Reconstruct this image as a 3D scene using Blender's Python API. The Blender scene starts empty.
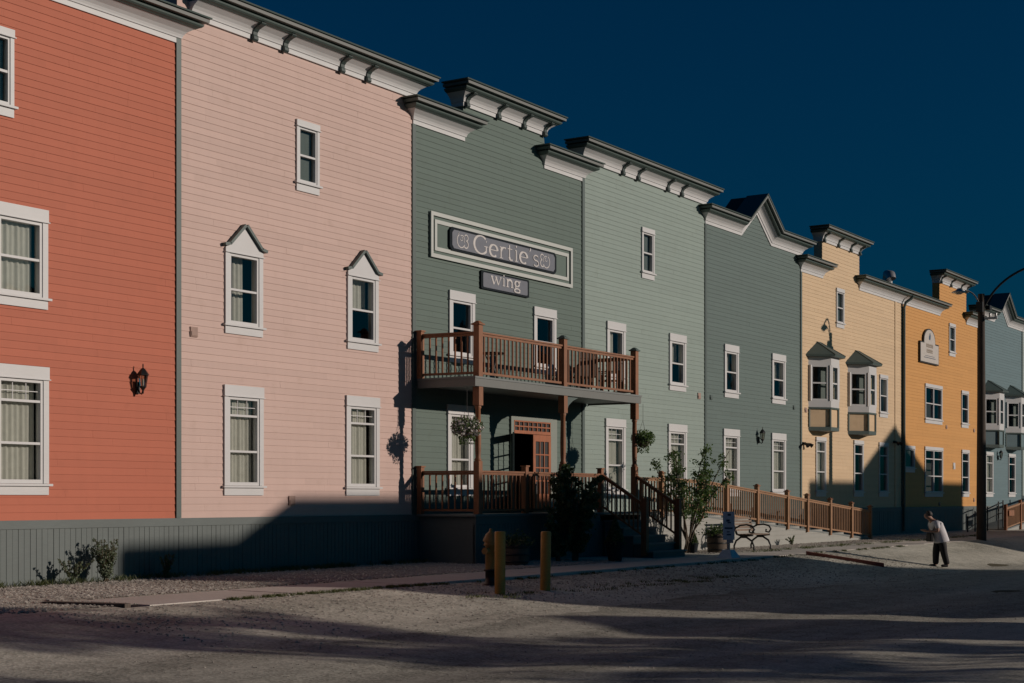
import bpy, bmesh, math, random
from mathutils import Vector, Matrix
random.seed(7)
R = math.radians
sc = bpy.context.scene
COL = sc.collection

# ------------------------------------------------------------------ survey
# the row of fronts stands on the line y = 0 and runs along +x; z = 0 is the soil at its foot
CAM_D, CAM_H, F = 20.1, 1.40, 1550.0
TH = math.atan(998.0 / F)
CT, ST = math.cos(TH), math.sin(TH)
def XP(px, Y=0.0):
    t = (px - 512.0) / F
    return (CAM_D + Y) * (CT + t * ST) / (ST - t * CT)
def ZP(px, py, Y=0.0):
    X = XP(px, Y)
    d = X * CT + (CAM_D + Y) * ST
    return CAM_H + (498.0 - py) * d / F

# ------------------------------------------------------------------ helpers
def tag(o, label=None, cat=None, group=None, kind=None):
    if label: o['label'] = label
    if cat: o['category'] = cat
    if group: o['group'] = group
    if kind: o['kind'] = kind
    return o
def thing(name, label, cat, loc=(0, 0, 0), group=None):
    o = bpy.data.objects.new(name, None); COL.objects.link(o)
    o.location = loc; o.empty_display_size = .2
    return tag(o, label, cat, group)
def root_loc(o):
    v = Vector((0, 0, 0))
    while o: v += o.location; o = o.parent
    return v

class MB:
    def __init__(s): s.v = []; s.f = []; s.sm = []
    def add(s, vs, fs, smooth=False):
        n = len(s.v); s.v += [tuple(v) for v in vs]
        for f in fs: s.f.append([i + n for i in f]); s.sm.append(smooth)
    def box(s, x0, x1, y0, y1, z0, z1):
        s.add([(x0,y0,z0),(x1,y0,z0),(x1,y1,z0),(x0,y1,z0),(x0,y0,z1),(x1,y0,z1),(x1,y1,z1),(x0,y1,z1)],
              [(0,3,2,1),(4,5,6,7),(0,1,5,4),(1,2,6,5),(2,3,7,6),(3,0,4,7)])
    def hexa(s, b, t):      # bottom and top quads (ccw from above)
        s.add(list(b) + list(t), [(0,3,2,1),(4,5,6,7),(0,1,5,4),(1,2,6,5),(2,3,7,6),(3,0,4,7)])
    def prism_y(s, poly, y0, y1):   # poly in (x,z)
        n = len(poly)
        vs = [(x, y0, z) for x, z in poly] + [(x, y1, z) for x, z in poly]
        fs = [tuple(range(n)), tuple(range(2*n-1, n-1, -1))]
        fs += [(i, i+n, (i+1) % n + n, (i+1) % n) for i in range(n)]
        s.add(vs, fs)
    def prism_x(s, poly, x0, x1):   # poly in (y,z)
        n = len(poly)
        vs = [(x0, y, z) for y, z in poly] + [(x1, y, z) for y, z in poly]
        fs = [tuple(range(n-1, -1, -1)), tuple(range(n, 2*n))]
        fs += [(i, (i+1) % n, (i+1) % n + n, i+n) for i in range(n)]
        s.add(vs, fs)
    def tube(s, pts, rad, n=8, caps=True, smooth=True):
        pts = [Vector(p) for p in pts]
        if not hasattr(rad, '__len__'): rad = [rad] * len(pts)
        vs = []; up = None
        for i, p in enumerate(pts):
            d = (pts[min(i+1, len(pts)-1)] - pts[max(i-1, 0)]).normalized()
            if up is None:
                up = Vector((0,0,1)) if abs(d.z) < .9 else Vector((1,0,0))
            a = d.cross(up).normalized(); b = a.cross(d).normalized(); up = b
            for k in range(n):
                w = 2*math.pi*k/n
                vs.append(p + (a*math.cos(w) + b*math.sin(w)) * rad[i])
        fs = []
        for i in range(len(pts)-1):
            for k in range(n):
                k2 = (k+1) % n
                fs.append((i*n+k, i*n+k2, (i+1)*n+k2, (i+1)*n+k))
        s.add(vs, fs, smooth)
        if caps:
            m = len(pts)-1
            s.add(vs[:n], [tuple(range(n-1, -1, -1))]); s.add(vs[m*n:], [tuple(range(n))])
    def lathe(s, prof, c=(0,0,0), n=16, smooth=True):   # prof (r,z)
        vs = []
        for r, z in prof:
            for k in range(n):
                w = 2*math.pi*(k+.5)/n
                vs.append((c[0]+r*math.cos(w), c[1]+r*math.sin(w), c[2]+z))
        fs = []
        for i in range(len(prof)-1):
            for k in range(n):
                k2 = (k+1) % n
                fs.append((i*n+k, i*n+k2, (i+1)*n+k2, (i+1)*n+k))
        s.add(vs, fs, smooth)
        s.add(vs[:n], [tuple(range(n-1,-1,-1))]); s.add(vs[-n:], [tuple(range(n))])
    def leaf(s, p, size, rnd, flat=0.0):
        a = Vector((rnd.gauss(0,1), rnd.gauss(0,1), rnd.gauss(0,1)*(1-flat))).normalized()
        b = a.cross(Vector((rnd.gauss(0,1), rnd.gauss(0,1), rnd.gauss(0,1)))).normalized()
        p = Vector(p); l = size*(.7+.6*rnd.random()); w = l*.33
        s.add([p-a*l*.5, p+b*w*.9-a*l*.05, p+a*l*.5, p-b*w*.9-a*l*.05], [(0,1,2,3)])
    def build(s, name, mat, parent=None, label=None, bevel=0):
        me = bpy.data.meshes.new(name)
        o = bpy.data.objects.new(name, me)
        off = Vector((0,0,0))
        if parent: o.parent = parent; off = root_loc(parent)
        me.from_pydata([(v[0]-off.x, v[1]-off.y, v[2]-off.z) for v in s.v], [], s.f)
        me.polygons.foreach_set('use_smooth', s.sm)
        me.materials.append(mat)
        me.update()
        COL.objects.link(o)
        if label: o['label'] = label
        if bevel:
            m = o.modifiers.new('bevel', 'BEVEL'); m.width = bevel; m.segments = 2; m.limit_method = 'ANGLE'
        return o

# ------------------------------------------------------------------ materials
def nmat(name):
    m = bpy.data.materials.new(name); m.use_nodes = True
    nt = m.node_tree; return m, nt, nt.nodes['Principled BSDF'], nt.nodes.new, nt.links.new
def mathn(nt, op, a, b=None, c=None):
    n = nt.nodes.new('ShaderNodeMath'); n.operation = op
    for i, v in enumerate((a, b, c)):
        if v is None: continue
        if hasattr(v, 'type') and not isinstance(v, (int, float)): nt.links.new(v, n.inputs[i])
        else: n.inputs[i].default_value = v
    return n.outputs[0]
def ramp(nt, fac, stops):
    n = nt.nodes.new('ShaderNodeValToRGB'); nt.links.new(fac, n.inputs[0])
    e = n.color_ramp.elements
    while len(e) < len(stops): e.new(.5)
    for i, (p, c) in enumerate(stops):
        e[i].position = p; e[i].color = (c[0], c[1], c[2], 1)
    return n.outputs[0]
def noise(nt, scale, detail=4, vec=None, rough=.55):
    n = nt.nodes.new('ShaderNodeTexNoise'); n.inputs['Scale'].default_value = scale
    n.inputs['Detail'].default_value = detail; n.inputs['Roughness'].default_value = rough
    if vec is not None: nt.links.new(vec, n.inputs['Vector'])
    return n.outputs['Fac']
def posn(nt):
    return nt.nodes.new('ShaderNodeNewGeometry').outputs['Position']
def scaled(nt, vec, s):
    n = nt.nodes.new('ShaderNodeMapping'); nt.links.new(vec, n.inputs[0]); n.inputs['Scale'].default_value = s
    return n.outputs[0]
def mixc(nt, fac, a, b, mode='MIX'):
    n = nt.nodes.new('ShaderNodeMix'); n.data_type = 'RGBA'; n.blend_type = mode
    for sock, v in ((n.inputs[0], fac), (n.inputs[6], a), (n.inputs[7], b)):
        if isinstance(v, (int, float)): sock.default_value = v
        elif isinstance(v, tuple): sock.default_value = (v[0], v[1], v[2], 1)
        else: nt.links.new(v, sock)
    return n.outputs[2]
def bump(nt, bs, h, strength=.3, dist=.01):
    n = nt.nodes.new('ShaderNodeBump'); n.inputs['Strength'].default_value = strength
    n.inputs['Distance'].default_value = dist
    nt.links.new(h, n.inputs['Height']); nt.links.new(n.outputs[0], bs.inputs['Normal'])

def sc3(c, k): return tuple(min(1, v*k) for v in c)
def paint(name, c, rough=.55, var=.10, grain=True):
    m, nt, bs, N, L = nmat(name)
    p = posn(nt)
    a = noise(nt, 1.3, 5, p); b = noise(nt, 26, 4, scaled(nt, p, (.25, .25, 2.2)))
    f = mathn(nt, 'ADD', mathn(nt, 'MULTIPLY', a, .6), mathn(nt, 'MULTIPLY', b, .4))
    L(ramp(nt, f, [(.3, sc3(c, 1-var)), (.7, sc3(c, 1+var))]), bs.inputs['Base Color'])
    bs.inputs['Roughness'].default_value = rough
    if grain: bump(nt, bs, b, .15, .004)
    return m
BOARD = .125
def siding(name, c):
    m, nt, bs, N, L = nmat(name)
    p = posn(nt)
    sep = N('ShaderNodeSeparateXYZ'); L(p, sep.inputs[0])
    row = mathn(nt, 'FLOOR', mathn(nt, 'DIVIDE', mathn(nt, 'SUBTRACT', sep.outputs[2], 1.04), BOARD))
    off = N('ShaderNodeTexWhiteNoise'); off.noise_dimensions = '1D'; L(row, off.inputs['W'])
    seg = mathn(nt, 'FLOOR', mathn(nt, 'DIVIDE', mathn(nt, 'ADD', sep.outputs[0], mathn(nt, 'MULTIPLY', off.outputs['Value'], 3.66)), 3.66))
    cmb = N('ShaderNodeCombineXYZ'); L(seg, cmb.inputs[0]); L(row, cmb.inputs[1])
    wn = N('ShaderNodeTexWhiteNoise'); wn.noise_dimensions = '2D'; L(cmb.outputs[0], wn.inputs['Vector'])
    grain = noise(nt, 30, 4, scaled(nt, p, (.12, 1, 1.6)))
    big = noise(nt, .55, 5, p)
    streak = noise(nt, 2.2, 5, scaled(nt, p, (2.2, 1, .22)))
    f = mathn(nt, 'ADD', mathn(nt, 'MULTIPLY', wn.outputs['Value'], .26), mathn(nt, 'MULTIPLY', grain, .22))
    f = mathn(nt, 'ADD', f, mathn(nt, 'MULTIPLY', big, .26))
    f = mathn(nt, 'ADD', f, mathn(nt, 'MULTIPLY', streak, .34))
    col = ramp(nt, f, [(.25, sc3(c, .92)), (.75, sc3(c, 1.07))])
    # faint grime low down and chalking
    gr = ramp(nt, noise(nt, 3.1, 6, p), [(.58, (1,1,1)), (.80, (.86,.84,.80))])
    L(mixc(nt, .8, col, gr, 'MULTIPLY'), bs.inputs['Base Color'])
    bs.inputs['Roughness'].default_value = .62
    bs.inputs['Specular IOR Level'].default_value = .3
    bump(nt, bs, grain, .2, .003)
    return m
def wood(name, c, rough=.6):
    m, nt, bs, N, L = nmat(name)
    p = posn(nt)
    g = noise(nt, 14, 6, scaled(nt, p, (2.5, 2.5, .35)))
    b = noise(nt, 2.3, 4, p)
    f = mathn(nt, 'ADD', mathn(nt, 'MULTIPLY', g, .6), mathn(nt, 'MULTIPLY', b, .4))
    L(ramp(nt, f, [(.3, sc3(c, .62)), (.55, c), (.75, sc3(c, 1.3))]), bs.inputs['Base Color'])
    bs.inputs['Roughness'].default_value = rough
    bump(nt, bs, g, .3, .004)
    return m
def plain(name, c, rough=.5, metal=0.0, var=.08):
    m, nt, bs, N, L = nmat(name)
    L(ramp(nt, noise(nt, 9, 4, posn(nt)), [(.3, sc3(c, 1-var)), (.7, sc3(c, 1+var))]), bs.inputs['Base Color'])
    bs.inputs['Roughness'].default_value = rough; bs.inputs['Metallic'].default_value = metal
    return m
def foliage(name, c1, c2):
    m, nt, bs, N, L = nmat(name)
    p = posn(nt)
    f = noise(nt, 5, 3, p); w = noise(nt, 60, 1, p)
    f = mathn(nt, 'ADD', mathn(nt, 'MULTIPLY', f, .5), mathn(nt, 'MULTIPLY', w, .5))
    L(ramp(nt, f, [(.35, c1), (.65, c2)]), bs.inputs['Base Color'])
    bs.inputs['Roughness'].default_value = .55
    out = nt.nodes['Material Output']
    tr = N('ShaderNodeBsdfTranslucent'); tr.inputs[0].default_value = (c2[0]*1.2, c2[1]*1.4, c2[2]*.6, 1)
    mx = N('ShaderNodeMixShader'); mx.inputs[0].default_value = .25
    L(bs.outputs[0], mx.inputs[1]); L(tr.outputs[0], mx.inputs[2]); L(mx.outputs[0], out.inputs[0])
    return m
def glass(name, tint=(.62,.70,.70), wave=.02):
    m = bpy.data.materials.new(name); m.use_nodes = True
    nt = m.node_tree; nt.nodes.clear(); N = nt.nodes.new; L = nt.links.new
    out = N('ShaderNodeOutputMaterial'); tr = N('ShaderNodeBsdfTransparent'); gl = N('ShaderNodeBsdfGlossy')
    fr = N('ShaderNodeFresnel'); fr.inputs[0].default_value = 1.5
    tr.inputs[0].default_value = (*tint, 1); gl.inputs['Roughness'].default_value = .02
    gl.inputs[0].default_value = (.9,.95,1,1)
    b = N('ShaderNodeBump'); b.inputs['Strength'].default_value = .25; b.inputs['Distance'].default_value = wave
    L(noise(nt, 1.7, 2, posn(nt)), b.inputs['Height']); L(b.outputs[0], gl.inputs['Normal'])
    mx = N('ShaderNodeMixShader')
    L(mathn(nt, 'MINIMUM', mathn(nt, 'MULTIPLY', fr.outputs[0], 1.0), 1.0), mx.inputs[0])
    L(tr.outputs[0], mx.inputs[1]); L(gl.outputs[0], mx.inputs[2]); L(mx.outputs[0], out.inputs[0])
    return m
def ground_mat(name, stops, scale, speck, bumpd=.02, big=.25, stretch=(1,1,1), rough=.9):
    m, nt, bs, N, L = nmat(name)
    p = posn(nt)
    a = noise(nt, scale, 8, p, .65)
    bg = noise(nt, big, 6, scaled(nt, p, stretch), .6)
    sp = N('ShaderNodeTexVoronoi'); sp.inputs['Scale'].default_value = speck; L(p, sp.inputs['Vector'])
    spv = N('ShaderNodeSeparateXYZ'); L(sp.outputs['Color'], spv.inputs[0])
    f = mathn(nt, 'ADD', mathn(nt, 'MULTIPLY', a, .32), mathn(nt, 'MULTIPLY', bg, .52))
    f = mathn(nt, 'ADD', f, mathn(nt, 'MULTIPLY', spv.outputs[0], .16))
    L(ramp(nt, f, stops), bs.inputs['Base Color'])
    bs.inputs['Roughness'].default_value = rough; bs.inputs['Specular IOR Level'].default_value = .15
    h = mathn(nt, 'ADD', mathn(nt, 'MULTIPLY', a, .7), mathn(nt, 'MULTIPLY', sp.outputs['Distance'], .22))
    bump(nt, bs, h, .7, bumpd)
    return m

M = {}
M['red'] = siding('red_siding', (.44, .122, .066))
M['pink'] = siding('pink_siding', (.55, .395, .345))
M['darkgreen'] = siding('dark_green_siding', (.108, .150, .130))
M['sage'] = siding('sage_siding', (.245, .305, .275))
M['green'] = siding('green_siding', (.108, .150, .140))
M['cream'] = siding('cream_siding', (.60, .44, .275))
M['ochre'] = siding('ochre_siding', (.58, .29, .085))
M['blue'] = siding('blue_siding', (.115, .178, .195))
M['paleblue'] = siding('pale_blue_siding', (.30, .36, .36))
M['white'] = paint('white_trim_paint', (.55, .55, .55), .5, .06)
M['trim'] = paint('dark_green_trim_paint', (.068, .098, .090), .5, .12)
M['bracket'] = paint('bracket_paint', (.045, .066, .062), .5, .12)
M['ventbrown'] = plain('faded_vent_cover', (.33,.22,.18), .7)
M['trimgrey'] = paint('grey_trim_paint', (.145, .152, .142), .55, .08)  # porch fascia paint; on cornices, trim paint with the lit face coloured in
M['skirt'] = paint('grey_green_skirting_paint', (.100, .122, .118), .6, .14)
M['cedar'] = wood('stained_cedar', (.25, .097, .038))
M['cedarlight'] = wood('stained_cedar_light', (.29, .148, .068))
M['doorwood'] = wood('orange_door_wood', (.36, .115, .045), .45)
M['deckpaint'] = paint('grey_deck_paint', (.16, .175, .17), .6, .1)
M['rampwall'] = paint('pale_ramp_boards', (.30, .30, .275), .7, .08)
M['glass'] = glass('window_glass', (.80,.83,.82))
M['curtain'] = plain('pale_curtain', (.50, .48, .43), .9)
M['drape'] = plain('brown_drape', (.26, .21, .17), .9)
M['blind'] = plain('grey_blind', (.20, .23, .215), .8)
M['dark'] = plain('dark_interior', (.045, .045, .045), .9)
M['iron'] = plain('black_iron', (.018, .018, .018), .45, .3)
M['lampglass'] = glass('lantern_glass', (.7,.68,.62))
M['yellow'] = paint('worn_yellow_paint', (.40, .23, .035), .5, .25)
M['hydrant'] = paint('hydrant_paint', (.27, .17, .045), .5, .2)
M['bark'] = wood('pole_timber', (.055, .040, .030), .85)
M['twig'] = wood('twig_bark', (.10, .075, .05), .85)
M['leaf'] = foliage('dark_leaf', (.03, .055, .025), (.08, .12, .05))
M['leaf2'] = foliage('mid_leaf', (.05, .09, .035), (.12, .18, .07))
M['weed'] = foliage('weed_leaf', (.08, .11, .075), (.18, .21, .14))
M['flower'] = plain('pale_petals', (.55, .52, .50), .7)
M['barrel'] = wood('barrel_staves', (.10, .075, .055), .8)
M['slat'] = wood('bench_slat', (.20, .14, .10), .6)
M['signplate'] = plain('grey_sign_board', (.125, .135, .165), .5)
M['signedge'] = plain('navy_sign_edge', (.004, .010, .015), .95)
M['lettering'] = plain('cream_lettering', (.55, .52, .50), .5)
M['signframe'] = paint('pale_sign_frame', (.47, .49, .46), .5, .05)
M['plaque'] = plain('white_plaque', (.50, .46, .42), .5)
M['gold'] = plain('tan_lettering', (.27, .20, .13), .5)
M['bluemark'] = plain('blue_mark', (.02, .06, .11), .5)
M['standsign'] = plain('blue_white_sign', (.58, .66, .72), .5)
M['galv'] = plain('galvanised_metal', (.42, .42, .42), .4, .6)
M['asphaltroof'] = plain('dark_roofing', (.03, .034, .036), .9)
M['redwood'] = wood('reddish_timber', (.22, .07, .05), .8)
M['grey_wood'] = wood('weathered_timber', (.11, .085, .07), .85)
M['concrete'] = ground_mat('concrete_walk', [(.3, (.48,.445,.40)), (.7, (.64,.59,.54))], 6, 40, .006, .5)
M['gravel'] = ground_mat('gravel_bed', [(.25, (.24,.235,.20)), (.5,(.48,.465,.40)), (.72, (.70,.68,.60))], 5, 26, .03, .6)
M['dirt'] = ground_mat('packed_dirt', [(.34, (.20,.20,.165)), (.47,(.44,.425,.36)), (.64, (.66,.635,.545))], 3, 30, .016, .55, (.3,1,1))
M['roadm'] = ground_mat('dusty_road', [(.34, (.15,.15,.125)), (.48,(.33,.32,.272)), (.66, (.56,.54,.46))], 3, 36, .010, .55, (.10,1.5,1))
M['soil'] = ground_mat('open_ground', [(.3, (.07,.07,.045)), (.7, (.15,.13,.09))], 3, 12, .03)
M['stone'] = ground_mat('pebble', [(.3, (.20,.18,.16)), (.7, (.58,.53,.47))], 9, 11, .004)
M['grass'] = foliage('short_grass', (.04, .055, .02), (.11, .12, .045))
M['skin'] = plain('skin', (.36, .20, .14), .6)
M['shirt'] = plain('white_shirt', (.62, .61, .63), .8)
M['trouser'] = plain('black_cloth', (.012, .012, .015), .8)
M['hair'] = plain('dark_hair', (.035, .03, .028), .7)

# ------------------------------------------------------------------ terrain
def gz(X, Y):
    if Y > -3.2: z = -.012 * (-Y)
    elif Y > -4.6: z = -.05
    else:
        k = min(1, max(0, (X-35)/2.5)); kd = .105*(1-k) + .050*k
        k = min(1, max(0, (24-X)/4)); kd = kd*(1-k)+.062*k
        r = min(1, (-4.6-Y)/3)
        z = -kd - .10*r - min(.26, .05*max(0, -5-Y)) - r*.012*min(40, max(0, X-20))
    if Y < -4.62:
        z += .018*math.sin(X*.9+Y*.7)*math.sin(Y*1.7+1) * min(1, (-4.62-Y))
        if Y < -9: z += .012*math.sin(Y*3.1+.3*math.sin(X*.25))
    return z
def frange(a, b, s):
    n = max(1, int(round((b-a)/s))); return [a+(b-a)*i/n for i in range(n+1)]
def sheet(name, xs, ys, mat, dz=0.0, zf=gz, smooth=True):
    b = MB(); nx = len(xs)
    vs = [(x, y, zf(x, y)+dz) for y in ys for x in xs]
    fs = [(j*nx+i, j*nx+i+1, (j+1)*nx+i+1, (j+1)*nx+i) for j in range(len(ys)-1) for i in range(nx-1)]
    b.add(vs, fs, smooth)
    return tag(b.build(name, mat), kind='structure')
sheet('ground', [-900,-300,-100,-50]+frange(-40,140,4)+[180,300,900],
      [-900,-300,-120,-80,-60,-50]+frange(-44,-10,2)+[-8,-6.5,-5.2,-4.62,-4.6,-3.2,0,14,60,200,900], M['soil'], -.05,
      lambda x, y: gz(x, min(y, 0)))
def road_edge(X): return -8.2 - .5*math.sin(X*.13+1) - .25*math.sin(X*.41) - .12*math.sin(X*1.9+.7) - .07*math.sin(X*4.3)
def strip(name, xs, yf0, yf1, n, mat, dz, zf=gz):
    b = MB(); nx = len(xs); vs = []
    for j in range(n+1):
        for x in xs:
            y = yf0(x)+(yf1(x)-yf0(x))*j/n; vs.append((x, y, zf(x, y)+dz))
    fs = [(j*nx+i, j*nx+i+1, (j+1)*nx+i+1, (j+1)*nx+i) for j in range(n) for i in range(nx-1)]
    b.add(vs, fs, True); return tag(b.build(name, mat), kind='structure')
xs = frange(-30, 130, .5)
strip('road', xs, lambda x: -25, lambda x: road_edge(x), 60, M['roadm'], 0)
strip('verge', xs, lambda x: road_edge(x), lambda x: -4.62, 22, M['dirt'], 0)
strip('gravel_bed', xs, lambda x: -3.2 if x > 14.9 else -4.62, lambda x: .0, 8, M['gravel'], .002)
# pavement: slabs with joints
b = MB()
x = 15.0
while x < 100:
    L_ = 1.5
    j = random.uniform(-.006, .006)
    b.hexa([(x+.006,-4.6,-.30),(x+L_-.006,-4.6,-.30),(x+L_-.006,-3.2,-.30),(x+.006,-3.2,-.30)],
           [(x+.006,-4.6,-.046+j),(x+L_-.006,-4.6,-.046+j),(x+L_-.006,-3.2,-.040+j),(x+.006,-3.2,-.040+j)])
    x += L_
o = b.build('pavement', M['concrete'], bevel=.008); tag(o, kind='structure')

# loose stones
def stone(b, rnd, x, y, z, r):
    vs = []
    for dx, dy, dz in ((1,0,0),(-1,0,0),(0,1,0),(0,-1,0),(0,0,1),(0,0,-1)):
        k = r*rnd.uniform(.7, 1.25); vs.append((x+dx*k+rnd.uniform(-.2,.2)*r, y+dy*k+rnd.uniform(-.2,.2)*r, z+dz*k*.6))
    b.add(vs, [(0,2,4),(2,1,4),(1,3,4),(3,0,4),(2,0,5),(1,2,5),(3,1,5),(0,3,5)])
rnd = random.Random(3); b = MB()
for i in range(15000):
    x = 12 + 19*rnd.random()**1.1; y = rnd.uniform(-3.15 if x > 15 else -4.4, -.06)
    stone(b, rnd, x, y, gz(x, y)+.006, rnd.uniform(.012, .034))
for i in range(3500):
    x = rnd.uniform(36, 60); y = rnd.uniform(-2.9, -1.6) if x < 52 else rnd.uniform(-2.9, -.1)
    stone(b, rnd, x, y, gz(x, y)+.006, rnd.uniform(.014, .035))
tag(b.build('loose_gravel', M['stone']), 'loose pale gravel lying between the skirting and the pavement', 'gravel', kind='stuff')
b = MB()
for i in range(6000):
    x = 13+rnd.random()*28; y = -4.7-abs(rnd.gauss(0, 1.6))
    stone(b, rnd, x, y, gz(x, y)+.004, rnd.uniform(.008, .026))
for i in range(2500):
    x = rnd.uniform(11, 34); y = -8-rnd.random()*6
    stone(b, rnd, x, y, gz(x, y)+.004, rnd.uniform(.006, .016))
tag(b.build('roadside_stones', M['stone']), 'small stones scattered over the dirt verge and road edge', 'stones', kind='stuff')

# grass tufts
b = MB()
def tuft(b, x, y, z, h, n, spread, rnd):
    for i in range(n):
        a = rnd.uniform(0, 6.28); r = rnd.random()*spread
        p = Vector((x+r*math.cos(a), y+r*math.sin(a), z-.01))
        d = Vector((rnd.gauss(0,.35), rnd.gauss(0,.35), 1)).normalized()*h*rnd.uniform(.5, 1.2)
        w = Vector((math.cos(a+1), math.sin(a+1), 0))*.006
        b.add([p-w, p+w, p+d*.6+w*.7+Vector((d.x,d.y,0))*.1, p+d+Vector((d.x,d.y,0))*.5], [(0,1,2,3)])
for i in range(150):
    x = 16 + 30*rnd.random(); 
    if rnd.random() < .45: x = rnd.uniform(16.5, 22)
    tuft(b, x, -4.66-rnd.random()*.06, gz(x, -4.66), .06, 40, .10, rnd)
for i in range(130):
    x = rnd.uniform(15, 29); tuft(b, x, -.15-rnd.random()*.3, 0, .12, 26, .14, rnd)
for i in range(90):
    x = rnd.uniform(20, 30); tuft(b, x, -5.2-rnd.random()*1.6, gz(x, -5.9), .05, 30, .2, rnd)
for i in range(60):
    x = rnd.uniform(38, 60); tuft(b, x, -2.9-rnd.random()*.5, gz(x, -3), .08, 30, .2, rnd)
tag(b.build('grass', M['grass']), 'thin tufts of grass along the pavement edge and skirting', 'grass', kind='stuff')

# ------------------------------------------------------------------ windows
def window(parent, x0, x1, z0, z1, style='two', cur='curtain', hood=False, cols=1, y=0.0, rnd=random, thin=False):
    """casing outside, sash, pane, curtain; z0..z1 and x0..x1 are the outside of the casing"""
    cs = .075 if thin else .11
    hd = .12 if thin else .20; ap = .14
    b = MB()
    b.box(x0, x0+cs, y-.045, y+.01, z0+ap+.045, z1-hd)
    b.box(x1-cs, x1, y-.045, y+.01, z0+ap+.045, z1-hd)
    if not hood: b.box(x0-.006, x1+.006, y-.055, y+.01, z1-hd+.003, z1)
    b.box(x0, x1, y-.04, y+.01, z0, z0+ap)
    w = b.build('window', M['white'], parent)
    s = MB(); s.box(x0-.05, x1+.05, y-.085, y+.02, z0+ap+.003, z0+ap+.040); s.build('sill', M['white'], w)
    d = MB(); d.box(x0-.02, x1+.02, y-.075, y-.0, z1-hd-.014, z1-hd+.002); d.build('drip_cap', M['white'], w)
    gx0, gx1, g0, g1 = x0+cs, x1-cs, z0+ap+.045, z1-hd-.014
    fr = MB(); fw = .038 if thin else .052
    cw = (gx1-gx0)/cols
    panes = []
    for c in range(cols):
        a0, a1 = gx0+c*cw, gx0+(c+1)*cw
        fr.box(a0, a0+fw, y-.03, y+.07, g0, g1); fr.box(a1-fw, a1, y-.03, y+.07, g0, g1)
        fr.box(a0+fw, a1-fw, y-.03, y+.07, g0, g0+fw*1.2); fr.box(a0+fw, a1-fw, y-.03, y+.07, g1-fw, g1)
        H = g1-g0
        if style == 'two': cuts = [g0+H*.49]
        elif style == 'three': cuts = [g0+H*.385, g0+H*.79]
        elif style == 'one': cuts = []
        lo = g0+fw*1.2
        for cz in cuts+[g1-fw]:
            up = cz-(.02 if cz in cuts else 0)
            panes.append((a0+fw, a1-fw, lo, up))
            if cz in cuts:
                fr.box(a0+fw, a1-fw, y-.024, y+.06, cz-.02, cz+.02); lo = cz+.02
    if style == 'three' and not thin:
        for c in range(cols):
            a0, a1 = gx0+c*cw+fw, gx0+(c+1)*cw-fw
            tz0, tz1 = g0+(g1-g0)*.79+.02, g1-fw
            mz = (tz0+tz1)/2
            fr.box(a0, a1, y+.012, y+.03, mz-.006, mz+.006)
            for k in (.33, .67):
                xx = a0+(a1-a0)*k; fr.box(xx-.006, xx+.006, y+.014, y+.028, tz0, tz1)
    fr.build('sash', M['white'], w)
    g = MB()
    for a0, a1, c0, c1 in panes:
        g.add([(a0, y+.034, c0), (a1, y+.034, c0), (a1, y+.034, c1), (a0, y+.034, c1)], [(0,1,2,3)])
    g.build('pane', M['glass'], w)
    # jamb lining and what hangs behind
    j = MB()
    for a0, a1, b0, b1 in ((gx0-.02, gx0-.001, g0, g1), (gx1+.001, gx1+.02, g0, g1)):
        j.box(a0, a1, y+.012, y+.16, b0, b1)
    j.box(gx0-.02, gx1+.02, y+.012, y+.16, g0-.02, g0-.001); j.box(gx0-.02, gx1+.02, y+.012, y+.16, g1+.001, g1+.02)
    j.build('jamb', M['white'], w)
    def folds(xa, xb, za, zb, yy, amp, mat, name):
        q = MB(); n = max(6, int((xb-xa)/.018)); ph = rnd.uniform(0, 6)
        vs = []
        for k in range(n+1):
            xx = xa+(xb-xa)*k/n
            dy = amp*(math.sin(xx*58+ph)+.6*math.sin(xx*31+ph*2))
            vs += [(xx, yy+dy, za), (xx, yy+dy*.6, zb)]
        q.add(vs, [(2*k, 2*k+2, 2*k+3, 2*k+1) for k in range(n)], True)
        q.build(name, mat, w)
    W = gx1-gx0
    if cur == 'curtain':
        folds(gx0+.0, gx1-W*rnd.uniform(.0, .14), g0, g1, y+.13, .020, M['curtain'], 'curtain')
    elif cur == 'part':
        folds(gx0+.0, gx0+W*.62, g0, g1, y+.13, .020, M['curtain'], 'curtain')
    elif cur == 'drape':
        folds(gx0+.0, gx0+W*.25, g0, g1, y+.2, .02, M['drape'], 'curtain')
        folds(gx0+W*.45, gx0+W*.8, g0, g1, y+.24, .02, M['curtain'], 'curtain')
    elif cur == 'half':
        folds(gx0, gx1, (g0+g1)/2, g1, y+.22, .015, M['curtain'], 'curtain')
    elif cur == 'blind':
        q = MB(); n = int((g1-g0)/.03)
        for k in range(n):
            zz = g0+k*.03; q.add([(gx0, y+.10, zz), (gx1, y+.10, zz), (gx1, y+.085, zz+.031), (gx0, y+.085, zz+.031)], [(0,1,2,3)])
        q.build('blind', M['blind'], w)
    if hood:
        cx = (x0+x1)/2; hw = (x1-x0)/2
        h = MB(); zb = z1-hd+.004
        h.prism_y([(x0, zb), (x1, zb), (x1, zb+.08), (cx+hw*.80, zb+.12), (cx, zb+.50), (cx-hw*.80, zb+.12), (x0, zb+.08)], y-.05, y+.01)
        ho = h.build('hood', M['white'], w)
        t = MB()
        pts = [(x0-.06, zb+.09), (cx-hw*.82, zb+.12), (cx, zb+.52), (cx+hw*.82, zb+.12), (x1+.06, zb+.09)]
        for (ax, az), (bx_, bz) in zip(pts[:-1], pts[1:]):
            d = Vector((bx_-ax, bz-az)).normalized(); n = Vector((-d.y, d.x))*.055
            t.prism_y([(ax, az), (bx_, bz), (bx_+n.x, bz+n.y), (ax+n.x, az+n.y)], y-.11, y+.0)
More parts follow.
